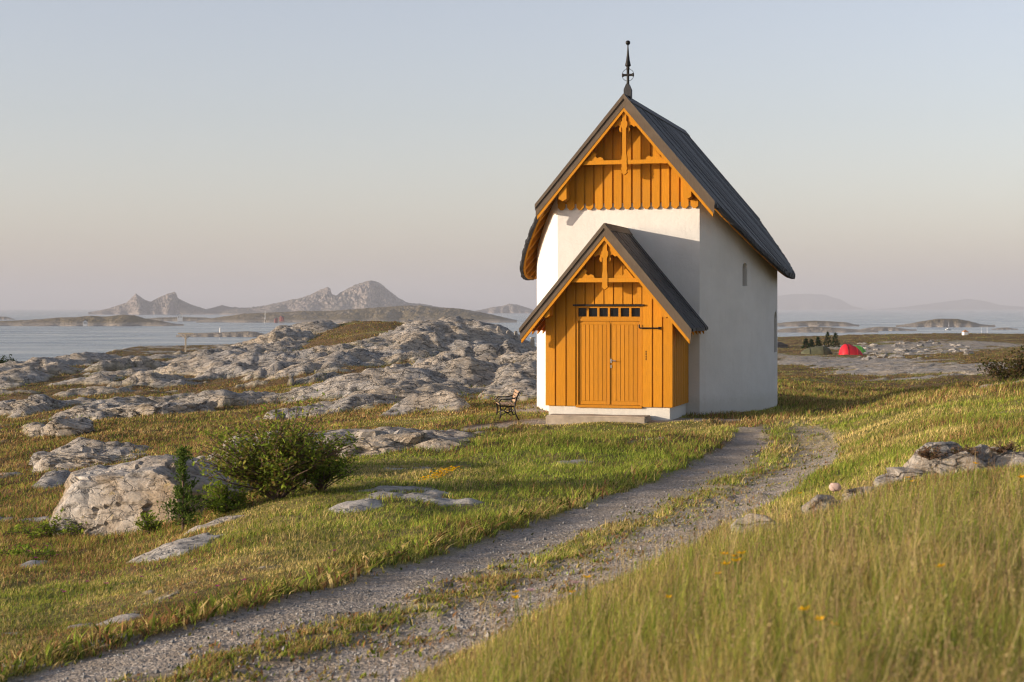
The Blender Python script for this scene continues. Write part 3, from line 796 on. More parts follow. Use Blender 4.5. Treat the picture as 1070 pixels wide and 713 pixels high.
# finial on the ridge
fn = MB(); fz = ZR - .05; FY = .02
fn.ext([(-.085, fz - .10), (.085, fz - .10), (.085, fz + .24), (.03, fz + .37), (-.03, fz + .37), (-.085, fz + .24)], FY - .085, FY + .085)
fin = fn.build('finial', M['tar'], ch)
fp = MB()
fp.lathe([(.03, fz + .36), (.035, fz + .40), (.03, fz + .46), (.034, fz + .72), (.045, fz + .74), (.03, fz + .77), (.07, fz + .80), (.066, fz + .83), (.045, fz + .92), (.026, fz + 1.08), (.014, fz + 1.25), (.018, fz + 1.29)], (0, FY), 12)
fp.build('spike', M['iron'], fin, True)
fr_ = MB(); cz = fz + .585
fr_.tube([(.14 * math.cos(a), FY, cz + .14 * math.sin(a)) for a in [2 * math.pi * k / 32 for k in range(33)]], .006, 5).build('ring', M['iron'], fin, True)
fc = MB(); fc.box(-.125, .125, FY - .03, FY + .03, cz - .026, cz + .026); fc.box(-.14, -.10, FY - .036, FY + .036, cz - .038, cz + .038); fc.box(.10, .14, FY - .036, FY + .036, cz - .038, cz + .038)
fc.build('cross', M['iron'], fin, bevel=.01)
bl = MB(); bl.lathe([(.055 * math.sin(math.pi * k / 12) + .001, fz + 1.335 - .055 * math.cos(math.pi * k / 12)) for k in range(13)], (0, FY), 16).build('ball', M['iron'], fin, True)

# ---- porch
PW, PY, PZ = 1.43, -2.08, .29
PR, PSL, PE = 4.27, 1.2, 1.885
POV = .37
pwall = MB()
pz = lambda x: PR - .16 - PSL * abs(x)
# posts and backing: front wall left and right of the door, gable above, sides
DX0, DX1, DZ1 = -.735, .755, 2.50
for x0, x1 in ((-PW + .03, DX0), (DX1, PW - .03)):
    pwall.ext([(x0, PZ), (x1, PZ), (x1, pz(x1)), (x0, pz(x0))], PY + .032, PY + .10)
pwall.ext([(DX0, DZ1), (DX1, DZ1), (DX1, pz(DX1)), (0, pz(0)), (DX0, pz(DX0))], PY + .033, PY + .10)
for sgn in (-1, 1): pwall.box(*sorted((sgn * (PW - .03), sgn * (PW - .09))), PY + .10, -.002, PZ, pz(PW) + .02)
pw = pwall.build('porch_wall', M['ochre'], ch)
bxs = [(-1.43, -1.215), (-1.185, -.97), (-.94, -.745), (.765, .975), (1.005, 1.20), (1.23, 1.43)]
pc = board_wall(bxs, PZ, pz, PY, PY + .03)
ux = [(-.735 + i * .2130 + (.012), -.735 + (i + 1) * .2130 - .012) for i in range(7)]
v2 = board_wall(ux, DZ1 + .045, pz, PY + .002, PY + .031); pc.add(v2.v, v2.f)
pc.build('porch_cladding', M['ochre'], ch, bevel=.003)
for sgn in (-1, 1):
    sc_ = MB()
    k = 9
    for i in range(k):
        a = PY + .03 + i * (2.04 / k) + .02; c = PY + .03 + (i + 1) * (2.04 / k) - .02
        xx = sorted((sgn * PW, sgn * (PW - .029))); sc_.box(xx[0], xx[1], a, c, PZ, pz(PW))
    sc_.build('side_cladding', M['ochre'], ch, bevel=.003)
pl = MB(); pl.box(-PW + .06, PW - .06, PY + .05, -.001, -.5, PZ - .002); pl.build('plinth', M['plaster'], ch, bevel=.01)
# porch roof
pr_ = roof_planks(ch, PR, PSL, lambda y: PE, PY - POV, .0 - .003, .135, M['tar'], .015)
proof = pr_.build('porch_roof', M['tar'], ch)
soffit(PR, PSL, lambda y: PE, PY - POV + .05, -.004, 4, .055, .10, .004).build('porch_soffit', M['under'], ch)
rafters(ch, PR, PSL, lambda y: PW - .12, lambda y: PE - .05, [PY - .08, PY + .38, PY + .84, PY + 1.30, PY + 1.76], .10, .07, .102)
MB().ext([(-.12, PR - .11), (0, PR + .05), (.12, PR - .11), (.10, PR - .13), (0, PR), (-.10, PR - .13)], PY - POV + .02, -.004).build('ridge_cap', M['barge'], proof)
barge(ch, PR, PSL, PE + .02, PY - POV, M['barge'], M['ochre'], .03, .27)
truss(ch, PR, PSL, PY - POV + .07, 3.07, 2.86, .1, .35)
purlin(ch, 1.33, 2.44, PY - POV + .01, PY - .005, .085, .40)
# iron drip bar over the door
MB().box(DX0 - .06, DX1 + .05, PY - .045, PY + .02, DZ1 + .004, DZ1 + .04).build('drip_bar', M['iron'], ch)
# transom
fy0, fy1 = PY + .02, PY + .085
tr = MB(); 
tz0, tz1 = 2.27, 2.46
tr.box(DX0, DX1, fy0, fy1, tz1, DZ1 + .002); tr.box(DX0, DX1, fy0, fy1, 2.17, tz0)
pn = 6; pwid = (DX1 - DX0 - .05) / pn
for i in range(pn + 1): 
    xx = DX0 + .0 + i * pwid; tr.box(xx, xx + .05, fy0 + .002, fy1 - .002, tz0 - .001, tz1 + .001)
tw = tr.build('transom', M['door_ochre'], ch, bevel=.004)
gl = MB()
for i in range(pn): gl.box(DX0 + i * pwid + .05, DX0 + (i + 1) * pwid, fy1 - .022, fy1 - .012, tz0, tz1)
gl.build('pane', M['glass'], tw)
# door frame and leaves
df = MB(); df.box(DX0, DX0 + .05, fy0, fy1, PZ, 2.17); df.box(DX1 - .05, DX1, fy0, fy1, PZ, 2.17); df.box(DX0, DX1, fy0 - .03, fy1, PZ - .03, PZ + .03)
df.build('door_frame', M['door_ochre'], ch, bevel=.004)
def leaf(x0, x1):
    ly = PY + .05
    b = MB(); b.box(x0, x1, ly + .02, ly + .05, PZ + .035, 2.168)
    b.box(x0, x0 + .055, ly, ly + .019, PZ + .035, 2.168); b.box(x1 - .055, x1, ly, ly + .019, PZ + .035, 2.168)
    b.box(x0 + .056, x1 - .056, ly, ly + .019, PZ + .035, PZ + .12); b.box(x0 + .056, x1 - .056, ly, ly + .019, 2.09, 2.168)
    k = 6; st = (x1 - x0 - .114) / k
    for i in range(k): b.box(x0 + .057 + i * st + .005, x0 + .057 + (i + 1) * st - .005, ly + .004, ly + .0195, PZ + .122, 2.088)
    for zz in (.98, 1.55):
        for i in range(k): b.box(x0 + .057 + (i + .5) * st - .006, x0 + .057 + (i + .5) * st + .006, ly, ly + .006, zz, zz + .012)
    return b.build('door', M['door_ochre'], ch, bevel=.003)
d1 = leaf(DX0 + .053, .008); d2 = leaf(.014, DX1 - .053)
hb = MB(); hb.box(.036, .068, PY + .040, PY + .049, 1.25, 1.34); MB().box(.038, .066, PY + .040, PY + .049, 1.14, 1.20).build('keyhole_plate', M['steel'], d2); 
hb.tube([(.055, PY + .045, 1.30), (.055, PY - .005, 1.30), (.065, PY - .012, 1.30), (.17, PY - .012, 1.295)], .011, 8)
hb.build('handle', M['steel'], d2, bevel=.002)
MB().box(.005, .03, PY + .032, PY + .049, PZ + .05, 2.12).build('cover_strip', M['door_ochre'], d2)
hk = MB(); hk.tube([(.70, PY - .03, 2.10), (.70, PY - .03, 2.03), (.72, PY - .03, 2.02), (1.16, PY - .03, 2.02)], .018, 6); hk.box(1.12, 1.17, PY - .03, PY - .001, 1.99, 2.05)
hk.build('door_hook', M['iron'], ch)
lp = MB()
for k in range(4): lp.box(.835, .855, PY - .005, PY - .001, 1.32 + k * .055, 1.36 + k * .055)
lp.build('latch_plate', M['iron'], ch)

# doorstep: a slab of worn concrete lying before the porch
def slab(name, label, loc, rz, sx, sy, sz, mat, cat, seed=0):
    bm = bmesh.new(); bmesh.ops.create_cube(bm, size=1)
    bmesh.ops.scale(bm, vec=(sx, sy, sz), verts=bm.verts)
    bmesh.ops.bevel(bm, geom=bm.edges[:], offset=.03, segments=2, affect='EDGES')
    bmesh.ops.triangulate(bm, faces=bm.faces)
    bmesh.ops.subdivide_edges(bm, edges=bm.edges[:], cuts=4, use_grid_fill=True)
    rr = random.Random(seed)
    for v in bm.verts:
        a = float(vnoise(np.array([v.co.x * 4 + seed]), np.array([v.co.y * 4 + v.co.z * 5]), seed)[0])
        v.co += v.normal * a * .014 if v.normal.length else Vector()
    me = bpy.data.meshes.new(name); bm.to_mesh(me); bm.free(); me.materials.append(mat)
    o = bpy.data.objects.new(name, me); COL.objects.link(o); o.location = loc; o.rotation_euler = (0, 0, rz)
    return tag(o, label, cat)
def chl(x, y, z): q = CHM + CHR * x + CHD * y; return (float(q[0]), float(q[1]), z)
slab('doorstep', 'long worn stone doorstep in front of the ochre double door', chl(-.16, PY - .30, -.005), -CH_TH, 2.24, .62, .24, M['concrete'], 'doorstep', 3)

# ------------------------------------------------------------------ boulders and outcrops
def outcrop(name, label, loc, size, seed, planes=(), rz=0, sub=5, cat='rock', group=None, rough=.5, mat=None):
    bm = bmesh.new(); bmesh.ops.create_icosphere(bm, subdivisions=sub, radius=1)
    P = np.array([v.co[:] for v in bm.verts]); rg = np.random.default_rng(seed)
    P = np.sign(P) * np.abs(P) ** .8
    for _ in range(9):
        nv = rg.normal(size=3); nv[2] = abs(nv[2]) * .7; nv /= np.linalg.norm(nv); c = rg.uniform(.66, .98)
        d = P @ nv - c; P -= np.clip(d, 0, None)[:, None] * nv * .95
    for nv, c in planes:
        nv = np.array(nv, float); nv /= np.linalg.norm(nv); d = P @ nv - c; P -= np.clip(d, 0, None)[:, None] * nv * .97
    N_ = P / np.linalg.norm(P, axis=1, keepdims=True)
    sx, sy, sz = size
    q = P * np.array(size)
    a = q[:, 0] * .9 + q[:, 2] * .5; b = q[:, 1] * .9 - q[:, 2] * .8
    f1, f2, hh, tl = voro(a / .55 + seed, (q[:, 1] * .9 + q[:, 2] * 1.1) / .42, seed)
    disp = (hh - .5) * .10 + tl * .16 - .09 * np.exp(-(f2 - f1) / .08)
    f1, f2, hh, tl = voro(a / .2 + seed, (q[:, 1] + q[:, 2]) / .16, seed + 5)
    disp += (hh - .5) * .02 + tl * .03 - .015 * np.exp(-(f2 - f1) / .1)
    disp += fbm(a * 1.3 + seed, b * 1.3 + q[:, 2], 4, seed + 9) * .16
    q = q + N_ * (disp * rough * min(1, max(size) * 1.2))[:, None]
    for v, p in zip(bm.verts, q): v.co = p
    me = bpy.data.meshes.new(name); bm.to_mesh(me); bm.free(); me.materials.append(mat or M['rock'])
    o = bpy.data.objects.new(name, me); COL.objects.link(o); o.location = loc; o.rotation_euler = (0, 0, rz)
    return tag(o, label, cat, group)
def at(u, v, dz=0, dy=0):
    p = spot(u, v); return (p.x, p.y + dy, p.z + dz)
outcrop('rock_outcrop', 'big pale rock face standing beside the slim green sapling', place(160, 23.9, .12), (1.45, 1.25, .92), 3, [((-.35, -.93, .18), .62), ((.1, .1, 1), .80), ((-.9, -.3, .3), .85)], 0, 6, rough=.42, mat=M['rock_face'])
outcrop('rock_outcrop', 'tan cracked rock face half hidden behind the twiggy shrub', place(268, 25.6, -.02), (1.5, 1.5, .86), 5, [((-.2, -.95, .25), .6), ((.0, .0, 1), .8)], 0, 6, rough=.6, mat=M['rock_face'])
outcrop('rock_outcrop', 'long low rock ledge running behind the bushy shrub', place(350, 30.5, -.06), (2.7, 1.7, .58), 8, [((-.1, -.95, .3), .6), ((.0, .1, 1), .7)], .12, 6, rough=.8)
outcrop('rock_outcrop', 'layered rock shelf with blocky pale front in the left heath', place(145, 51, .0), (2.7, 1.5, .50), 12, [((-.3, -.95, .15), .6), ((-.1, -.1, 1), .62)], .1, 6, rough=.8)
outcrop('rock_outcrop', 'pale smooth boulder below the layered rock shelf', place(72, 45, .10), (.8, .6, .36), 14, rough=.6)
outcrop('rock_outcrop', 'low pale rock band at the left edge of the heath', place(22, 55, .1), (1.35, .7, .34), 15, [((-.2, -.9, .3), .6)], rough=.7)
outcrop('rock_outcrop', 'broken grey rock between the layered shelf and the big face', place(95, 37, -.02), (1.5, 1.1, .34), 16, [((0, 0, 1), .7)], rough=.8)
outcrop('rock_outcrop', 'craggy rock mound right of the path behind tall grass', place(1026, 16.4, -.07), (.92, .8, .33), 21, [((-.2, -.9, .4), .7)], .1, 6, rough=1.0)
outcrop('rock_outcrop', 'jagged rock lump left end of the grassy crag', place(948, 16.2, -.04), (.36, .3, .18), 22, rough=1.0)
outcrop('boulder', 'white-flecked boulder at the right edge of the path', place(792, 14.6, .02), (.24, .22, .19), 23, rough=1.1)
outcrop('boulder', 'grey cracked stone just up the path from the white-flecked boulder', place(858, 15.6, .04), (.22, .2, .16), 24, rough=1.1)
outcrop('boulder', 'flat half-buried stone between the grassy crag and the cracked stone', place(902, 15.9, .0), (.26, .2, .10), 27, rough=1.0)
outcrop('boulder', 'low pale stone in the grass just below the white-flecked boulder', place(768, 14.0, .0), (.15, .12, .10), 28, rough=1.0)
outcrop('boulder', 'small pink stone on top of the bank by the path', place(873, 15.9, .20), (.06, .055, .05), 25, sub=4, mat=simple('pink_stone', (.40, .29, .25), .9, 0, .2, 10, .4, 40))
# rubble beyond the chapel: many loose blocks under the crest
for k in range(90):
    u = random.uniform(895, 1015); Y = random.uniform(120, 190); p = place(u, Y); s = random.uniform(.15, .5)
    outcrop('rubble_block', 'loose grey block in the rubble slope below the far crest', (p.x, p.y, p.z + s * .02), (s * 1.3, s, s * .5), 300 + k % 7, (), random.uniform(0, 3), 3, 'rock', 'loose blocks of the rubble slope', .8)

# ------------------------------------------------------------------ grass
def blades(name, P, H, Wd, col, lean, segs, mat, prof=None, label=None, kind='stuff', cat='grass', yaw=None):
    n = len(P); yaw = RNG.uniform(0, 2 * np.pi, n) if yaw is None else yaw
    la = RNG.uniform(0, 2 * np.pi, n); 
    tx, ty = np.cos(yaw), np.sin(yaw); bxx, byy = np.cos(la) * .8 + .35, np.sin(la) * .8
    rows = []; cols = []
    prof = prof or [1 - (k / segs) ** 1.5 for k in range(segs + 1)]
    for k in range(segs):
        t = k / segs
        off = (lean * t ** 1.8) * H; z = H * t * (1 - .25 * np.minimum(lean, 1) * t)
        c = np.stack([P[:, 0] + bxx * off, P[:, 1] + byy * off, P[:, 2] + z], -1)
        w = (Wd * prof[k] * .5)[:, None] * np.stack([tx, ty, np.zeros(n)], -1)
        rows += [c - w, c + w]; cols += [col, col]
    off = lean * H; tip = np.stack([P[:, 0] + bxx * off, P[:, 1] + byy * off, P[:, 2] + H * (1 - .25 * np.minimum(lean, 1))], -1)
    rows.append(tip); cols.append(col)
    k = len(rows); Vv = np.stack(rows, 1).reshape(-1, 3); Cc = np.stack(cols, 1).reshape(-1, 3)
    base = (np.arange(n) * k)[:, None]; fl = []
    for j in range(segs - 1): fl.append(base + np.array([[2 * j, 2 * j + 1, 2 * j + 3, 2 * j + 2]]))
    fl.append(base + np.array([[2 * segs - 2, 2 * segs - 1, 2 * segs]]))
    o = np_mesh(name, Vv, fl, mat, {'col': Cc}, False)
    return tag(o, label, cat, kind=kind)

def scatter(n, y0, y1, amax=.40):
    b = RNG.uniform(math.log(y0 + 3), math.log(y1 + 3), n); Y = np.exp(b) - 3
    a = RNG.uniform(-amax, amax, n); return a * (Y + 3), Y

GREEN = np.array([.15, .20, .030]); OLIVE = np.array([.27, .245, .060]); STRAW = np.array([.50, .38, .155]); BROWN = np.array([.27, .145, .065]); LIME = np.array([.26, .32, .045]); DARK = np.array([.075, .095, .02])
def tint(w):
    """weights (n,6) -> colours with a little scatter"""
    w = np.clip(w, 0, None); w = w / w.sum(1, keepdims=True)
    cum = np.cumsum(w, 1); r = RNG.random(len(w))[:, None]; k = (r > cum).sum(1).clip(0, 5)
    c = np.stack([GREEN, OLIVE, STRAW, BROWN, LIME, DARK])[k]
    return np.minimum(c * RNG.uniform(.72, 1.28, (len(w), 1)) * 1.14, .7)

dr_g = np.where(GY < 34, dr, 9)
right_of_path = sst(-.1, .9, dr) * (1 - sst(12.5, 16.5, GY + n1 * 2))       # the bank of tall grass
def prep(n, y0, y1, amax=.40):
    X, Y = scatter(n, y0, y1, amax)
    ro, gr, he = lookup(rock, X, Y), lookup(gravel, X, Y), lookup(heath, X, Y)
    z = lookup(GZ, X, Y); tb = lookup(right_of_path, X, Y); wd = lookup(weeds * road, X, Y); ins = lookup(inside, X, Y)
    return X, Y, z, ro, gr, he, tb, wd, ins
def in_chapel(X, Y):
    lx = (X - CHM[0]) * CHR[0] + (Y - CHM[1]) * CHR[1]; ly = (X - CHM[0]) * CHD[0] + (Y - CHM[1]) * CHD[1]
    s = np.clip(ly / CL, 0, 1); h = W2 + BU * np.sin(np.pi * s) ** PWR
    return ((np.abs(lx) < h - .03) & (ly > -.02) & (ly < CL)) | ((np.abs(lx) < 1.4) & (ly > -2.75) & (ly < .1))

# tall grass bank
X, Y, z, ro, gr, he, tb, wd, ins = prep(430000, 2.2, 18, .44)
patch = fbm(X * .7, Y * .7, 3, 201); p2 = fbm(X * 2.2, Y * 2.2, 3, 203); p4 = fbm(X * 5, Y * 5, 2, 204)
keep = (RNG.random(len(X)) < tb * (1 - ro) * np.clip(.75 + p2 * .9 + p4 * .6, .08, 1)) & (gr < .5)
X, Y, z, tb, patch, p2 = (q[keep] for q in (X, Y, z, tb, patch, p2))
H = (.11 + .17 * tb) * RNG.uniform(.55, 1.25, len(X)) * (1 + .5 * patch + .5 * p2) * np.where(Y > 15, .75, 1)
o1 = np.ones(len(X))
col = tint(np.stack([.75 + patch * 1.6, o1 * 1.4, .46 + p2 * 1.4 - patch * .9, .34 - patch * .6, .25 + p2 + patch, .5 * o1], 1))
blades('tall_grass', np.stack([X, Y, z - .02], 1), H, RNG.uniform(.0018, .0042, len(X)) * (.7 + Y / 14), col, RNG.uniform(.1, .8, len(X)), 3, M['blade'], None, 'tall meadow grass on the bank right of the path')
# flowering stalks with brown seed heads
X, Y, z, ro, gr, he, tb, wd, ins = prep(62000, 2.2, 18, .44)
tb = np.maximum(tb, .22 * lookup(sst(-1.3, .2, dr) * (1 - sst(14, 17, GY)), X, Y)); keep = (RNG.random(len(X)) < tb * .31 * (1 - ro))
X, Y, z, tb = (q[keep] for q in (X, Y, z, tb))
H = RNG.uniform(.20, .46, len(X)) * np.where(RNG.random(len(X)) < .22, 1.45, 1) * (.5 + .5 * tb); n = len(X)
col = np.where(RNG.random((n, 1)) < .6, np.array([[.27, .18, .10]]), np.array([[.44, .35, .17]])) * RNG.uniform(.7, 1.2, (n, 1))
la_ = RNG.uniform(.05, .5, n)
PS = np.stack([X, Y, z - .02], 1)
rs_ = RNG.bit_generator.state
blades('seed_stalks', PS, H, np.full(n, .0019) * (.8 + Y / 11), col, la_, 4, M['blade'], [1, .9, .8, .7], 'thin flowering grass stalks above the tall grass')
RNG.bit_generator.state = rs_                          # the same lean again for the seed heads
_y = RNG.uniform(0, 2 * np.pi, n); la2 = RNG.uniform(0, 2 * np.pi, n); bx2 = np.cos(la2) * .8 + .35; by2 = np.sin(la2) * .8
q_all = []; c_all = []
for k in range(7):
    t = 1 - .04 * k - RNG.uniform(0, .02, n); wd_ = H * (.012 + .006 * k) * np.where(RNG.random(n) < .5, .5, 1.3)
    off = la_ * t ** 1.8 * H
    c0 = np.stack([X + bx2 * off, Y + by2 * off, z - .02 + H * t * (1 - .25 * np.minimum(la_, 1) * t)], 1)
    c0 += np.stack([RNG.normal(0, 1, n) * wd_, RNG.normal(0, 1, n) * wd_, RNG.normal(0, .5, n) * wd_], 1)
    q_all.append(c0); c_all.append(col * RNG.uniform(.55, 1.1, (n, 1)))
sp_p = np.concatenate(q_all); sp_c = np.concatenate(c_all)
def leaf_cloud0(pts, size, cols):
    n = len(pts); a = RNG.uniform(0, 6.28, n); d = np.stack([np.cos(a) * .35, np.sin(a) * .35, RNG.uniform(.5, 1, n)], 1) * size[:, None]; b = np.stack([-np.sin(a), np.cos(a), 0 * a], 1) * size[:, None] * .22
    V = np.stack([pts, pts + d * .5 + b, pts + d, pts + d * .5 - b], 1).reshape(-1, 3); return V, np.arange(4 * n).reshape(-1, 4), np.repeat(cols, 4, 0)
Vv, Ff, Cc = leaf_cloud0(sp_p, RNG.uniform(.009, .017, len(sp_p)), sp_c)
tag(np_mesh('seed_heads', Vv, [Ff], M['blade'], {'col': Cc}), 'airy brown seed heads on the tall meadow grass', 'seed heads', kind='stuff')
# a few thin stalks standing along the near path edge
# mid lawn and slopes
X, Y, z, ro, gr, he, tb, wd, ins = prep(900000, 7, 62, .38)
patch = fbm(X * .55, Y * .55, 3, 211); p2 = fbm(X * 1.9, Y * 1.9, 3, 213); dis = sst(10, 45, Y)
mown = lookup(sst(-.2, 2.5, -dl) * 0 + (1 - sst(.15, 1.2, -dl)), X, Y)                     # the strip beside the path is coarser
pr = (1 - ro) * np.where(gr > .4, 0, 1) * np.clip(.9 + .5 * p2, .25, 1) * (1 - tb)
keep = (RNG.random(len(X)) < pr) & ~in_chapel(X, Y)
X, Y, z, he, patch, p2, mown, ins = (q[keep] for q in (X, Y, z, he, patch, p2, mown, ins)); n = len(X); o1 = np.ones(n)
p3 = fbm(X * .33 + 5, Y * .33, 4, 215)
lush = np.exp(-(((X - 1.0) / 2.6) ** 2 + ((Y - 27.5) / 6.0) ** 2)) + .6 * np.exp(-(((X + 1.2) / 1.6) ** 2 + ((Y - 19.5) / 1.6) ** 2))
H = (.035 + .035 * np.clip(patch + .4, 0, 1) + .075 * lush * (.6 + p2) + .03 * mown + .05 * he * (Y > 18)) * RNG.uniform(.5, 1.4, n)
col = tint(np.stack([.5 + patch * .9 + .8 * lush - p3, 1.0 + 0 * o1, .75 - 1.1 * lush + p2 * 1.2 + 3.2 * p3 - .35 * he, .08 + 1.9 * he * (1 - lush), .1 + 1.2 * lush + .3 * mown - p3, 0.3 + .7 * he + .5 * np.clip(-p2, 0, 1)], 1)) * np.clip(1.05 + .55 * fbm(X * .6, Y * .6, 4, 219), .6, 1.5)[:, None]
blades('grass', np.stack([X, Y, z - .01], 1), H, RNG.uniform(.003, .0065, n) * (.6 + Y / 13), col, RNG.uniform(.15, 1.2, n), 2, M['blade'], None, 'short mixed green and straw grass on the slopes round the path')
# heath farther out
X, Y, z, ro, gr, he, tb, wd, ins = prep(520000, 40, 262, .36)
p2 = fbm(X * .5, Y * .5, 3, 223); patch = fbm(X * .12, Y * .12, 3, 224)
keep = (RNG.random(len(X)) < (1 - ro) ** 2 * np.clip(.85 + p2, .2, 1)) & ~in_chapel(X, Y)
X, Y, z, he, p2, patch = (q[keep] for q in (X, Y, z, he, p2, patch)); n = len(X); o1 = np.ones(n)
H = (.06 + .09 * np.clip(p2 + .3, 0, 1)) * RNG.uniform(.5, 1.4, n)
col = tint(np.stack([.5 + patch * 1.4, .9 * o1, .35 + p2, 1.1 * he + .6 - patch * 1.5, .1 + patch * .6, .6 * o1], 1)) * np.array([[.66, .66, .66]])
blades('heath', np.stack([X, Y, z - .03], 1), H, RNG.uniform(.018, .045, n) * (.5 + Y / 90), col, RNG.uniform(.1, .8, n), 2, M['blade'], [1, .7], 'brown and green heather growing between the rock slabs', cat='heath')
# weeds on the path's middle strip and along its left verge
X, Y, z, ro, gr, he, tb, wd, ins = prep(240000, 7.5, 36, .36)
ve = lookup(np.exp(-((dl + .22) / .22) ** 2) * (1 - sst(24, 30, GY)), X, Y)
p2 = fbm(X * 4, Y * 4, 2, 233)
keep = RNG.random(len(X)) < np.clip(np.maximum(wd * (.62 + p2), ve * (.45 + 1.1 * p2)), 0, 1)
X, Y, z, wd, ve = (q[keep] for q in (X, Y, z, wd, ve)); n = len(X); o1 = np.ones(n)
H = np.where(ve > .3, RNG.uniform(.05, .21, n), RNG.uniform(.02, .065, n))
col = tint(np.stack([.6 * o1, 1.0 * o1, .8 * o1, .9 * o1, .45 * o1, .5 * o1], 1)) * np.where(ve > .3, RNG.uniform(.45, 1.1, n), .72)[:, None]
blades('weeds', np.stack([X, Y, z - .005], 1), H, RNG.uniform(.008, .024, n) * np.where(ve > .3, RNG.uniform(.7, 1.9, n), 1), col, RNG.uniform(.3, 1.4, n), 2, M['blade'], [.7, 1.0], 'dry weeds along the middle and left verge of the gravel path', cat='weeds')
# loose pebbles on the path
X, Y, z, ro, gr, he, tb, wd, ins = prep(60000, 7.5, 30, .36)
keep = (RNG.random(len(X)) < gr * .5); X, Y, z = X[keep], Y[keep], z[keep]; n = len(X)
sz = RNG.uniform(.005, .017, n) * (1 + (RNG.random(n) < .05) * 1.0)
dirs = np.array([(1, 0, 0), (-1, 0, 0), (0, 1, 0), (0, -1, 0), (0, 0, .8), (0, 0, -.5)], float)
VV = np.stack([X, Y, z + sz * .2], 1)[:, None] + dirs[None] * sz[:, None, None] * RNG.uniform(.6, 1.3, (n, 6, 1))
tri = np.array([(0, 2, 4), (2, 1, 4), (1, 3, 4), (3, 0, 4), (2, 0, 5), (1, 2, 5), (3, 1, 5), (0, 3, 5)])
fc_ = (np.arange(n) * 6)[:, None, None] + tri[None]
cc = np.repeat((RNG.uniform(.12, .31, (n, 1)) * np.array([[1, .96, .90]])), 6, 0)
def peb_mat():
    m, nt, out = new_mat('pebbles'); t = NT(nt); t.link(t.bsdf(t.attr('col'), .9), out.inputs[0]); return m
tag(np_mesh('gravel', VV.reshape(-1, 3), [fc_.reshape(-1, 3)], peb_mat(), {'col': cc}), 'loose grey gravel stones strewn over the path', 'gravel', kind='stuff')

# ------------------------------------------------------------------ flowers
def flower_mesh(col_, hgt, rad, petals, stemc=(.07, .11, .02)):
    vs, fs, cs = [], [], []
    def addq(ps, c):
        b = len(vs); vs.extend(ps); fs.append(tuple(range(b, b + len(ps)))); cs.extend([c] * len(ps))
    for k in range(3):
        a = k * 2.09; r = .004
        addq([(r * math.cos(a), r * math.sin(a), 0), (r * math.cos(a + 2.09), r * math.sin(a + 2.09), 0), (r * .6 * math.cos(a + 2.09), r * .6 * math.sin(a + 2.09), hgt), (r * .6 * math.cos(a), r * .6 * math.sin(a), hgt)], stemc)
    for k in range(petals):
        a = 2 * math.pi * k / petals; b = a + math.pi / petals; c = a - math.pi / petals; up = .35 if k % 2 else .6
        addq([(0, 0, hgt), (rad * .7 * math.cos(c), rad * .7 * math.sin(c), hgt + rad * up * .5), (rad * math.cos(a), rad * math.sin(a), hgt + rad * up), (rad * .7 * math.cos(b), rad * .7 * math.sin(b), hgt + rad * up * .5)], tuple(x * (.85 + .3 * random.random()) for x in col_))
    me = bpy.data.meshes.new('flower'); me.from_pydata(vs, [], fs)
    at_ = me.attributes.new('col', 'FLOAT_COLOR', 'POINT'); at_.data.foreach_set('color', np.c_[np.array(cs), np.ones(len(cs))].astype(np.float32).ravel())
    me.materials.append(M['petal']); return me
def flower(name, me, p, label, group, s=1.0):
    o = bpy.data.objects.new(name, me); COL.objects.link(o); o.location = p; o.rotation_euler = (random.uniform(-.2, .2), random.uniform(-.2, .2), random.uniform(0, 6)); o.scale = (s, s, s)
    tag(o, label, 'flower', group)
yl = flower_mesh((.80, .45, .01), .30, .026, 9); cl = flower_mesh((.38, .05, .22), .13, .022, 10); pk = flower_mesh((.55, .36, .38), .34, .03, 12)
for u, v in [(540,655),(548,650),(752,617),(757,622),(762,632),(770,618),(775,616),(700,648),(601,643),(610,640),(850,700),(862,697),(868,695),(839,521),(948,508),(958,509),(1012,502),(1068,526),(775,635),(1000,640)]:
    p = spot(u, v + 26); flower('yellow_flower', yl, (p.x, p.y, p.z), 'small yellow wildflower on a thin stalk in the tall grass', 'yellow wildflowers in the tall grass', random.uniform(.8, 1.15))
for u, v in [(62,622),(70,626),(92,612),(108,614),(115,616),(145,609),(175,631),(207,625),(228,621),(226,617),(258,615),(352,583),(345,586),(168,608),(85,625),(30,580),(50,572),(130,613),(198,600),(205,597),(416,580),(36,588),(60,583)]:
    p = spot(u, v + 6); flower('clover', cl, (p.x, p.y, p.z - .02), 'purple clover head in the verge left of the path', 'purple clover in the left verge', random.uniform(.7, 1.1))
for u, v in [(596,618),(553,622)]:
    p = spot(u, v + 55); flower('clover', pk, (p.x, p.y, p.z), 'pale pink clover head above the near path edge', 'pale pink clover by the path')
# the cushion of yellow flowers on the slab
n = 150; cx, cy, _ = spot(462, 497); t = RNG.uniform(-1, 1, n)
px = cx + t * .22 + RNG.normal(0, .06, n); py = cy + t * 1.0 + RNG.normal(0, .12, n)
pzv = lookup(GZ, px, py) + RNG.uniform(.03, .09, n)
q = []; cs = []
for k in range(n):
    a0 = RNG.uniform(0, 6); s = RNG.uniform(.014, .024)
    q += [(px[k] + s * math.cos(a0 + j * 1.257), py[k] + s * math.sin(a0 + j * 1.257), pzv[k] + .5 * s * ((j % 2) - .5)) for j in range(5)]; cs += [(.78 * RNG.uniform(.8, 1.1), .42 * RNG.uniform(.8, 1.1), .01)] * 5
np_fl = np_mesh('flower_patch', np.array(q), [np.arange(5 * n).reshape(-1, 5)], M['petal'], {'col': np.array(cs)})
tag(np_fl, 'dense cushion of yellow flowers at the head of the flat rock slab', 'flowers', kind='stuff')

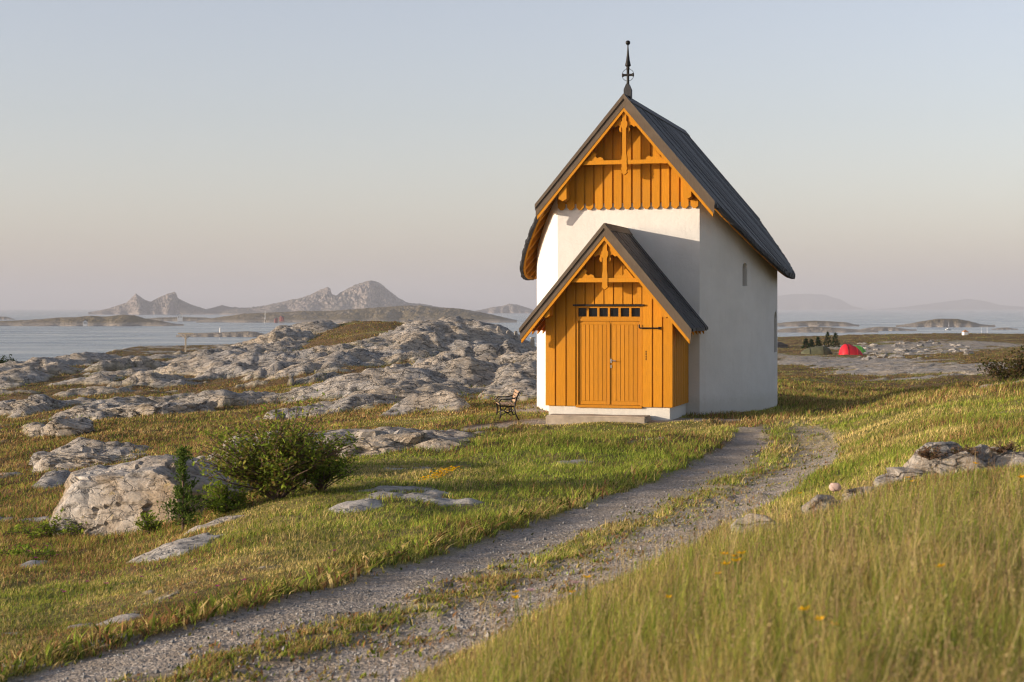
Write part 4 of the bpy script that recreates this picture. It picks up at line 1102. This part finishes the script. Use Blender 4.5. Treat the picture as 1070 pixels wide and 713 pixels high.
# ------------------------------------------------------------------ shrubs, sapling, conifers
def leaf_cloud(pts, size, cols, up=.3):
    n = len(pts); a = RNG.uniform(0, 6.28, n); e = RNG.normal(up, .5, n); s = RNG.uniform(.6, 1.2, n) * size
    d = np.stack([np.cos(a) * np.cos(e), np.sin(a) * np.cos(e), np.sin(e)], 1); b = np.stack([-np.sin(a), np.cos(a), RNG.normal(0, .5, n)], 1)
    b /= np.linalg.norm(b, axis=1, keepdims=True)
    P0 = pts; P1 = pts + d * s[:, None] * .5 + b * s[:, None] * .28; P2 = pts + d * s[:, None]; P3 = pts + d * s[:, None] * .5 - b * s[:, None] * .28
    V = np.stack([P0, P1, P2, P3], 1).reshape(-1, 3)
    return V, np.arange(4 * n).reshape(-1, 4), np.repeat(cols, 4, 0)
def shrub(name, label, loc, rx, rzh, n_st, leaf_n, size, palette, bare=.25, cat='shrub', seed=0, group=None, twigc=None):
    rnd = random.Random(seed); root = empty(name, loc, 0, label, cat, group)
    st = MB(); pts = []; cols = []
    for k in range(n_st):
        a = rnd.uniform(0, 6.28); r = rnd.random() ** .36; tipx, tipy = rx * r * math.cos(a), rx * .8 * r * math.sin(a)
        h = rzh * (1 - .55 * r ** 3) * rnd.uniform(.55, 1.08); pth_ = []
        for j in range(6):
            t = j / 5; pth_.append((tipx * t ** 1.3 + rnd.uniform(-.06, .06) * rx * (j > 0), tipy * t ** 1.3 + rnd.uniform(-.06, .06) * rx * (j > 0), h * t ** .85))
        st.tube(pth_, [.012 * (1 - .8 * j / 5) * max(.6, rzh) for j in range(6)], 4, False)
        isbare = rnd.random() < bare
        twigs = []
        for b in range(6):
            t = rnd.uniform(.25, .98 if not isbare else .7); j = min(4, int(t * 5)); f = t * 5 - j
            p0 = Vector(pth_[j]).lerp(Vector(pth_[j + 1]), f); an = rnd.uniform(0, 6.28); L = rnd.uniform(.10, .30) * (rx + rzh) * .5
            p1 = p0 + Vector((math.cos(an) * L, math.sin(an) * L, rnd.uniform(-.1, .9) * L)); st.tube([p0, p0.lerp(p1, .5) + Vector((0, 0, .1 * L)), p1], [.006, .004, .002], 3, False); twigs.append((p0, p1))
        for q_ in range(leaf_n):
            p0, p1 = twigs[q_ % 6]; f = rnd.uniform(.15, 1.08); p = [p0[i] + (p1[i] - p0[i]) * f + rnd.gauss(0, .022) * (rx + rzh) for i in range(3)]
            p[2] = max(.02, p[2]); pts.append(p); c = palette[rnd.randrange(len(palette))]; m_ = rnd.uniform(.7, 1.3); cols.append([x * m_ for x in c])
    st.build('stem', twigc or M['bark'], root)
    Vv, Ff, Cc = leaf_cloud(np.array(pts), size, np.array(cols))
    np_mesh('foliage', Vv, [Ff], M['leaf'], {'col': Cc}, parent=root)
    return root
LG = [(.21, .28, .035), (.15, .22, .03), (.27, .33, .045), (.13, .16, .03), (.30, .29, .06), (.26, .18, .06)]
p = place(290, 22.2)
shrub('shrub', 'wide bushy green shrub with reddish bare twigs in front of the rock ledge', (p.x, p.y, p.z - .03), 1.12, 1.34, 95, 120, .07, LG, .5, seed=4)
p = place(335, 22.6); shrub('shrub', 'leafy right shoulder of green bush beside the reddish twiggy one', (p.x, p.y, p.z - .03), .6, .85, 34, 80, .062, LG[:3] + LG[:2], .1, seed=5)
p = place(232, 22.0); shrub('shrub', 'low bright green bush between the sapling and the twiggy shrub', (p.x, p.y, p.z - .03), .5, .55, 30, 65, .06, LG[:3], .05, seed=6)
p = place(157, 22.2); shrub('shrub', 'small leafy sprouts at the foot of the big rock face', (p.x, p.y, p.z - .02), .22, .36, 14, 34, .06, LG[:3], .0, seed=7)
p = place(1066, 52); shrub('shrub', 'dense dark bush cut by the right edge above the grass bank', (p.x, p.y, p.z - .1), 1.35, 1.35, 60, 80, .12, [(.06, .07, .02), (.10, .09, .03), (.11, .07, .03)], .1, seed=8)
p = place(2, 96); shrub('shrub', 'dark green bush cut by the left edge near the shore', (p.x, p.y, p.z - .1), 1.1, 1.15, 40, 70, .15, [(.03, .05, .015), (.04, .065, .02)], .0, seed=9)
p = place(470, 30.5); shrub('shrub', 'low dark green clump on the bank right of the rock ledge', (place(405, 31).x, place(405, 31).y, place(405, 31).z - .05), .55, .3, 24, 50, .06, [(.05, .07, .015), (.08, .10, .02)], 0, seed=10)
p = place(60, 23.5); shrub('shrub', 'low green ground shrub left of the big rock face', (p.x, p.y, p.z - .05), .75, .3, 34, 40, .06, LG[:3], 0, seed=12)
for k, (u, Y, r_, lab) in enumerate([(975, 15.9, .22, 'dry brown heather clump on the left end of the grassy crag'), (1012, 16.0, .26, 'dry brown heather clump on the middle of the grassy crag'), (1052, 16.1, .24, 'dry brown heather clump by the right edge on the grassy crag')]):
    p = place(u, Y); shrub('heather', lab, (p.x, p.y + .12, p.z + .16), r_ * .8, .14, 24, 28, .022, [(.26, .13, .07), (.20, .11, .05), (.17, .16, .05)], .3, seed=60 + k)
p = place(20, 20.5); shrub('shrub', 'low green leafy growth at the left edge of the slope', (p.x, p.y, p.z - .05), .7, .24, 30, 36, .06, LG[:3], 0, seed=13)

def sapling(loc):
    root = empty('sapling', loc, 0, 'slim upright green sapling in front of the big rock face', 'tree')
    h = 1.12; tr = MB(); tr.tube([(0, 0, 0), (.01, 0, h * .4), (-.01, .01, h * .8), (0, 0, h)], [.022, .016, .009, .003], 6).build('trunk', M['bark'], root)
    br = MB(); pts = []; cols = []; rnd = random.Random(2)
    for k in range(44):
        t = rnd.uniform(.05, .97); L = (.38 * (1 - t) ** 1.0 + .02) * rnd.uniform(.35, 1.25); a = rnd.uniform(0, 6.28)
        p0 = Vector((0, 0, h * t)); p1 = p0 + Vector((L * math.cos(a), L * math.sin(a), L * .42)); br.tube([p0, p1], [.006, .002], 3, False)
        for _ in range(44):
            s = rnd.uniform(.2, 1.05); q = p0.lerp(p1, s); pts.append([q[i] + rnd.gauss(0, .028) for i in range(3)]); c = [(.09, .14, .028), (.065, .11, .024), (.12, .17, .034)][rnd.randrange(3)]; m_ = rnd.uniform(.7, 1.3); cols.append([x * m_ for x in c])
    br.build('branches', M['bark'], root)
    V, Ff, Cc = leaf_cloud(np.array(pts), .055, np.array(cols), .6); np_mesh('crown', V, [Ff], M['leaf'], {'col': Cc}, parent=root)
p = place(191, 21.5); sapling((p.x, p.y, p.z - .03))

def conifer(loc, h, r, label, seed):
    root = empty('conifer', loc, 0, label, 'tree', 'small dark conifers beside the tents'); rnd = random.Random(seed)
    MB().tube([(0, 0, 0), (0, 0, h)], [.05 * h, .01], 6).build('trunk', M['bark'], root)
    pts = []; cols = []
    for k in range(420):
        t = rnd.uniform(.05, 1) ; a = rnd.uniform(0, 6.28); L = r * (1 - t) ** .9 * rnd.uniform(.3, 1.1) + .03
        pts.append((L * math.cos(a), L * math.sin(a), h * t - L * .15)); m_ = rnd.uniform(.6, 1.3); cols.append((.025 * m_, .045 * m_, .018 * m_))
    V, Ff, Cc = leaf_cloud(np.array(pts), .22, np.array(cols), 0.); np_mesh('crown', V, [Ff], M['leaf'], {'col': Cc}, parent=root)
for k, (u, h, lab) in enumerate([(842, .9, 'leftmost of the small dark conifers behind the olive tent'), (848, .75, 'shortest small dark conifer behind the olive tent'), (855, .95, 'small dark conifer standing alone between the two pairs'), (865, 1.35, 'tallest small dark conifer near the red tent'), (873, 1.25, 'rightmost broad dark conifer near the red tent')]):
    p = place(u, 172 + 3 * (k % 2)); conifer((p.x, p.y, p.z - .1), h * 1.25, .42 * h + .1, lab, 40 + k)

# ------------------------------------------------------------------ tents
def tent(name, label, loc, rz, L, Wd, H, mat, door_mat=None, lean=.25):
    root = empty(name, loc, rz, label, 'tent')
    vs = []; nu, nv = 20, 14
    for i in range(nu + 1):
        t = -1 + 2 * i / nu; e = max(0.0, 1 - abs(t) ** 2.6) ** .55; hh = H * e * (1 - lean * t); ww = Wd * (.35 + .65 * e) 
        for j in range(nv + 1):
            a = math.pi * j / nv; z = hh * math.sin(a) ** .85; sag = 1 - .03 * math.sin(a * 2) ** 2
            vs.append((L * t, ww * math.cos(a) * sag, z))
    fs = [(i * (nv + 1) + j, (i + 1) * (nv + 1) + j, (i + 1) * (nv + 1) + j + 1, i * (nv + 1) + j + 1) for i in range(nu) for j in range(nv)]
    b = MB(); b.add(vs, fs); b.build('flysheet', mat, root, True)
    for t in (-.45, .35):
        e = max(0, 1 - abs(t) ** 2.6) ** .55; hh = H * e * (1 - lean * t); ww = Wd * (.35 + .65 * e)
        MB().tube([(L * t, ww * math.cos(math.pi * j / 16) * 1.005, hh * math.sin(math.pi * j / 16) ** .85 + .012) for j in range(17)], .022, 5).build('pole', M['iron'] if t < 0 else mat, root, True)
    return root
p = spot(889, 371); p = place(889, 148)
tent('tent', 'bright red dome tent on the heath beyond the chapel', (p.x, p.y, p.z - .02), .15, 1.05, .85, 1.0, M['red_tent'], lean=.35)
p = place(895, 152); tent('tent', 'small green tent peeking from behind the red one', (p.x, p.y, p.z - .1), .1, .9, .8, .85, M['green_tent'], lean=.1)
p = place(853, 150); tent('tent', 'wide low olive tent left of the red tent', (p.x, p.y, p.z - .05), -.05, 1.45, 1.0, .74, M['olive_tent'], lean=-.2)

# ------------------------------------------------------------------ T-shaped post, stone posts, bench
p = place(194, 112)
tp = empty('line_post', (p.x, p.y, p.z), .1, 'pale wooden T-shaped post standing on the far left rocks', 'post')
MB().box(-.05, .05, -.05, .05, -.2, 1.36).build('post', M['post_wood'], tp, bevel=.008)
MB().box(-.52, .52, -.035, .035, 1.362, 1.45).build('crossbar', M['post_wood'], tp, bevel=.008)
for s in (-1, 1): MB().tube([(s * .35, 0, 1.38), (s * .05, 0, 1.05)], .022, 5).build('brace', M['post_wood'], tp)

for u, hh, lab in ((521, .34, 'leftmost stub of the four small stone posts left of the chapel'), (531, .22, 'shortest stub of the four small stone posts left of the chapel'), (539, .42, 'thin dark stone post second from the chapel'), (556.5, .46, 'pale stone post nearest the chapel with a flat cap')):
    p = place(u, 88); r_ = empty('stone_post', (p.x, p.y, p.z), random.random(), lab, 'post', 'small stone posts left of the chapel')
    MB().ext([(-.11, -.2), (.11, -.2), (.08, hh * .8), (.03, hh), (-.05, hh), (-.09, hh * .75)], -.09, .09).build('shaft', M['rock'] if u < 550 else M['post_wood'], r_, bevel=.02)
    if u > 550: MB().box(-.12, .12, -.11, .11, hh + .002, hh + .07).build('cap', M['post_wood'], r_, bevel=.01)

def bench(loc, rz):
    root = empty('park_bench', loc, rz, 'small wooden-slatted bench with curled black iron ends left of the chapel', 'bench')
    Ln = 1.25
    for x in (-Ln / 2, Ln / 2):
        b = MB()
        b.tube([(x, -.24, 0), (x, -.21, .18), (x, -.22, .38), (x, -.10, .40), (x, .18, .38)], .022, 6)
        b.tube([(x, .30, 0), (x, .20, .20), (x, .18, .40), (x, .24, .62), (x, .32, .80)], .022, 6)
        b.tube([(x, -.22, .38), (x, -.25, .52), (x, -.18, .60), (x, -.05, .59), (x, .10, .60), (x, .24, .64)], .02, 6)
        b.tube([(x, -.25 + .05 * math.cos(a), .55 + .05 * math.sin(a)) for a in [k * .6 for k in range(9)]], .012, 5)
        b.tube([(x, -.21, .14), (x, -.05, .22), (x, .08, .14), (x, .22, .18)], .014, 5)
        b.tube([(x, -.03 + .08 * math.cos(k * .63), .28 + .08 * math.sin(k * .63)) for k in range(11)], .010, 5)
        b.tube([(x, .09 + .06 * math.cos(k * .63), .26 + .06 * math.sin(k * .63)) for k in range(11)], .010, 5)
        b.build('bench_end', M['iron'], root, True)
    for k in range(5):
        y = -.21 + k * .093; MB().box(-Ln / 2 + .02, Ln / 2 - .02, y - .034, y + .034, .425, .45).build('seat_slat', M['slat'], root, bevel=.006)
    for k in range(4):
        z = .50 + k * .085; y = .205 + (z - .40) * .30
        MB().hexa([(-Ln / 2 + .02, y - .03, z), (Ln / 2 - .02, y - .03, z), (Ln / 2 - .02, y - .005, z - .005), (-Ln / 2 + .02, y - .005, z - .005)],
                  [(-Ln / 2 + .02, y - .01, z + .065), (Ln / 2 - .02, y - .01, z + .065), (Ln / 2 - .02, y + .015, z + .06), (-Ln / 2 + .02, y + .015, z + .06)]).build('back_slat', M['slat'], root, bevel=.004)
    return root
p = place(529, 37.4); b_ = bench((p.x, p.y, p.z - .01), R(-85)); b_.scale = (.79, .79, .79)

# ------------------------------------------------------------------ far houses, mast, boats, markers
def house(name, label, u, wl, w, d, h, wallm, roofm, rz=0, dz=0, cat='house', back=0):
    Y = (ZC - SEA) * F / (wl - HV) + back; X = (u - CU) / F * Y
    root = empty(name, (X, Y, SEA + dz), rz, label, cat)
    b = MB(); b.box(-w / 2, w / 2, -d / 2, d / 2, -3, h); b.ext([(-w / 2, h), (w / 2, h), (0, h + w * .38)], -d / 2, d / 2); b.build('wall', wallm, root)
    for s in (-1, 1):
        r = MB(); r.ext([(0, h + w * .38 + .25), (s * (w / 2 + .35), h - .1), (s * (w / 2 + .35), h - .3), (0, h + w * .38 + .02)], -d / 2 - .3, d / 2 + .3); r.build('roof', roofm, root)
    for x in (-w * .22, w * .22): 
        MB().box(x - .5, x + .5, -d / 2 - .06, -d / 2 - .002, h * .35, h * .75).build('window', M['glass'], root)
    return root
house('house', 'red house on the broad island, left of the red pair', 288.5, 337.5, 3.4, 4.5, 2.2, M['red_paint'], M['dark_roof'], .3, 3.0, back=8)
house('house', 'red house on the broad island, higher of the red pair', 294.5, 337.5, 4, 5, 2.6, M['red_paint'], M['dark_roof'], -.4, 4.4, back=18)
house('house', 'white house on the strip of island under the pointed peaks', 188, 336, 7, 8, 5, M['white_paint'], M['dark_roof'], .2, 3, back=10)
house('house', 'tiny white house on the long left island shore', 89, 341, 4, 5, 3, M['white_paint'], M['dark_roof'], .2, 1.5, back=4)
Y = (ZC - SEA) * F / (337.5 - HV) + 10; m_ = empty('beacon_mast', ((277 - CU) / F * Y, Y, SEA + 2), 0, 'slim pale mast on the shore of the broad island', 'mast')
MB().tube([(0, 0, -2), (0, 0, 13)], [.55, .22], 8).build('mast', M['white_paint'], m_)
MB().lathe([(.9, -1), (.9, 1.5), (.4, 1.9)], (0, 0), 10).build('footing', M['concrete'], m_)
Y = (ZC - SEA) * F / (352.5 - HV) + 30; m_ = empty('lantern', ((230 - CU) / F * Y, Y, SEA + 3.2), 0, 'tiny white navigation lantern on the small skerry', 'lantern')
MB().lathe([(.5, -1), (.42, 1.6), (.55, 1.65), (.55, 1.8), (.3, 1.85), (.3, 2.3), (.02, 2.6)], (0, 0), 10).build('tower', M['white_paint'], m_)
def boat(label, u, wl, Ln, mast, group='moored sailboats'):
    Y = (ZC - SEA) * F / (wl - HV); root = empty('sailboat', ((u - CU) / F * Y, Y, SEA), .5, label, 'sailboat', group)
    vs = []; k = 12
    for i in range(k + 1):
        t = -1 + 2 * i / k; w = Ln * .16 * max(.02, (1 - max(0, t) ** 2.2)) * (.75 if t < -.9 else 1)
        vs += [(Ln / 2 * t, -w, 1.0 + .25 * t), (Ln / 2 * t * .93, -w * .5, -.3), (Ln / 2 * t * .93, w * .5, -.3), (Ln / 2 * t, w, 1.0 + .25 * t)]
    fs = [(4 * i + j, 4 * i + 4 + j, 4 * i + 4 + (j + 1) % 4, 4 * i + (j + 1) % 4) for i in range(k) for j in range(4)] + [(0, 1, 2, 3), (4 * k + 3, 4 * k + 2, 4 * k + 1, 4 * k)]
    MB().add(vs, fs).build('hull', M['white_paint'], root)
    MB().ext([(-Ln * .22, .9), (Ln * .18, 1.0), (Ln * .10, 1.6), (-Ln * .2, 1.55)], -Ln * .08, Ln * .08).build('cabin', M['white_paint'], root)
    MB().tube([(Ln * .08, 0, .8), (Ln * .08, 0, mast)], [.11, .06], 6).build('mast', M['white_paint'], root)
    MB().tube([(Ln * .08, 0, 1.9), (-Ln * .34, 0, 2.0)], .09, 6).build('boom', M['slat'], root)
boat('white sailboat anchored in front of the rounded reddish island', 991, 345.0, 6, 7); boat('left one of two small masts beyond the far crest', 1025, 352, 4.5, 6); boat('right one of two small masts beyond the far crest', 1031, 352.5, 4.5, 6.5)
p = place(1008.5, 236); mk = empty('marker_hut', (p.x, p.y, p.z), .2, 'tiny white hut with orange-brown roof on the far crest', 'hut')
MB().box(-.34, .34, -.34, .34, -.2, .55).build('wall', M['white_paint'], mk, bevel=.02)
MB().add([(-.4, -.4, .552), (.4, -.4, .552), (.4, .4, .552), (-.4, .4, .552), (0, 0, .85)], [(3, 2, 1, 0), (0, 1, 4), (1, 2, 4), (2, 3, 4), (3, 0, 4)]).build('roof', simple('rust_roof', (.35, .17, .08), .8), mk)
p = place(813, 180); dh = empty('shed', (p.x, p.y, p.z - .1), .1, 'low dark shed at the shore just right of the chapel wall', 'shed')
MB().box(-.9, .9, -.7, .7, -.3, .45).build('wall', M['dark_roof'], dh); MB().ext([(-1.0, .452), (1.0, .452), (0, .85)], -.8, .8).build('roof', M['dark_roof'], dh)

# ------------------------------------------------------------------ air
hz = MB(); hz.box(-62000, 62000, -60, 61000, SEA - 2.5, 330)
hm, hnt, hout = new_mat('sea_haze'); 
pv = hnt.nodes.new('ShaderNodeVolumePrincipled'); pv.inputs['Color'].default_value = (.635, .645, .69, 1); pv.inputs['Density'].default_value = 1.25e-4; pv.inputs['Anisotropy'].default_value = .0
hnt.links.new(pv.outputs[0], hout.inputs['Volume'])
haze = hz.build('haze', hm); tag(haze, 'thin pale sea haze over the whole bay', 'haze', kind='stuff')

# ------------------------------------------------------------------ light
SUN_EL, SUN_AZ = 9.5, 74.0          # azimuth from -Y towards -X
sv = Vector((-math.sin(R(SUN_AZ)) * math.cos(R(SUN_EL)), -math.cos(R(SUN_AZ)) * math.cos(R(SUN_EL)), math.sin(R(SUN_EL))))
ld = bpy.data.lights.new('sun', 'SUN'); ld.energy = 4.6; ld.angle = R(.5); ld.color = (1.0, .84, .66)
lo = bpy.data.objects.new('sun', ld); COL.objects.link(lo); lo.rotation_euler = (-sv).to_track_quat('-Z', 'Y').to_euler(); lo.location = sv * 50
w = bpy.data.worlds.new('World'); S.world = w; w.use_nodes = True
wt = w.node_tree; bg = wt.nodes['Background']
sky = wt.nodes.new('ShaderNodeTexSky'); sky.sky_type = 'NISHITA'; sky.sun_disc = False
sky.sun_elevation = R(SUN_EL); sky.sun_rotation = math.atan2(sv.x, sv.y); sky.dust_density = 1.0; sky.ozone_density = 1.8; sky.air_density = 1.0
mx = wt.nodes.new('ShaderNodeMix'); mx.data_type = 'RGBA'; mx.blend_type = 'MULTIPLY'; mx.inputs[0].default_value = 1; mx.inputs[7].default_value = (1.10, 1.0, 1.04, 1)
hs = wt.nodes.new('ShaderNodeHueSaturation'); hs.inputs['Saturation'].default_value = .66; wt.links.new(sky.outputs[0], hs.inputs['Color'])
wt.links.new(hs.outputs[0], mx.inputs[6]); wt.links.new(mx.outputs[2], bg.inputs[0]); bg.inputs[1].default_value = .15

# ------------------------------------------------------------------ camera
cd = bpy.data.cameras.new('camera'); cd.sensor_width = 36; cd.lens = F / 1070 * 36
cam = bpy.data.objects.new('camera', cd); COL.objects.link(cam)
cam.location = (0, 0, ZC); cam.rotation_euler = (R(90), 0, 0)
cd.shift_y = -(356.5 - HV) / 1070
cd.clip_start = .05; cd.clip_end = 200000
cd.dof.use_dof = True; cd.dof.focus_distance = 37; cd.dof.aperture_fstop = 4.0
S.camera = cam
S.view_settings.view_transform = 'Standard'; S.view_settings.look = 'None'; S.view_settings.gamma = 1; S.view_settings.exposure = .62
c = S.cycles
c.max_bounces = 6; c.diffuse_bounces = 3; c.glossy_bounces = 3; c.transmission_bounces = 3; c.volume_bounces = 1; c.transparent_max_bounces = 8
c.use_denoising = True; c.filter_width = 1.2; c.use_adaptive_sampling = True; c.adaptive_threshold = .02
try: c.denoiser = 'OPENIMAGEDENOISE'
except Exception: pass
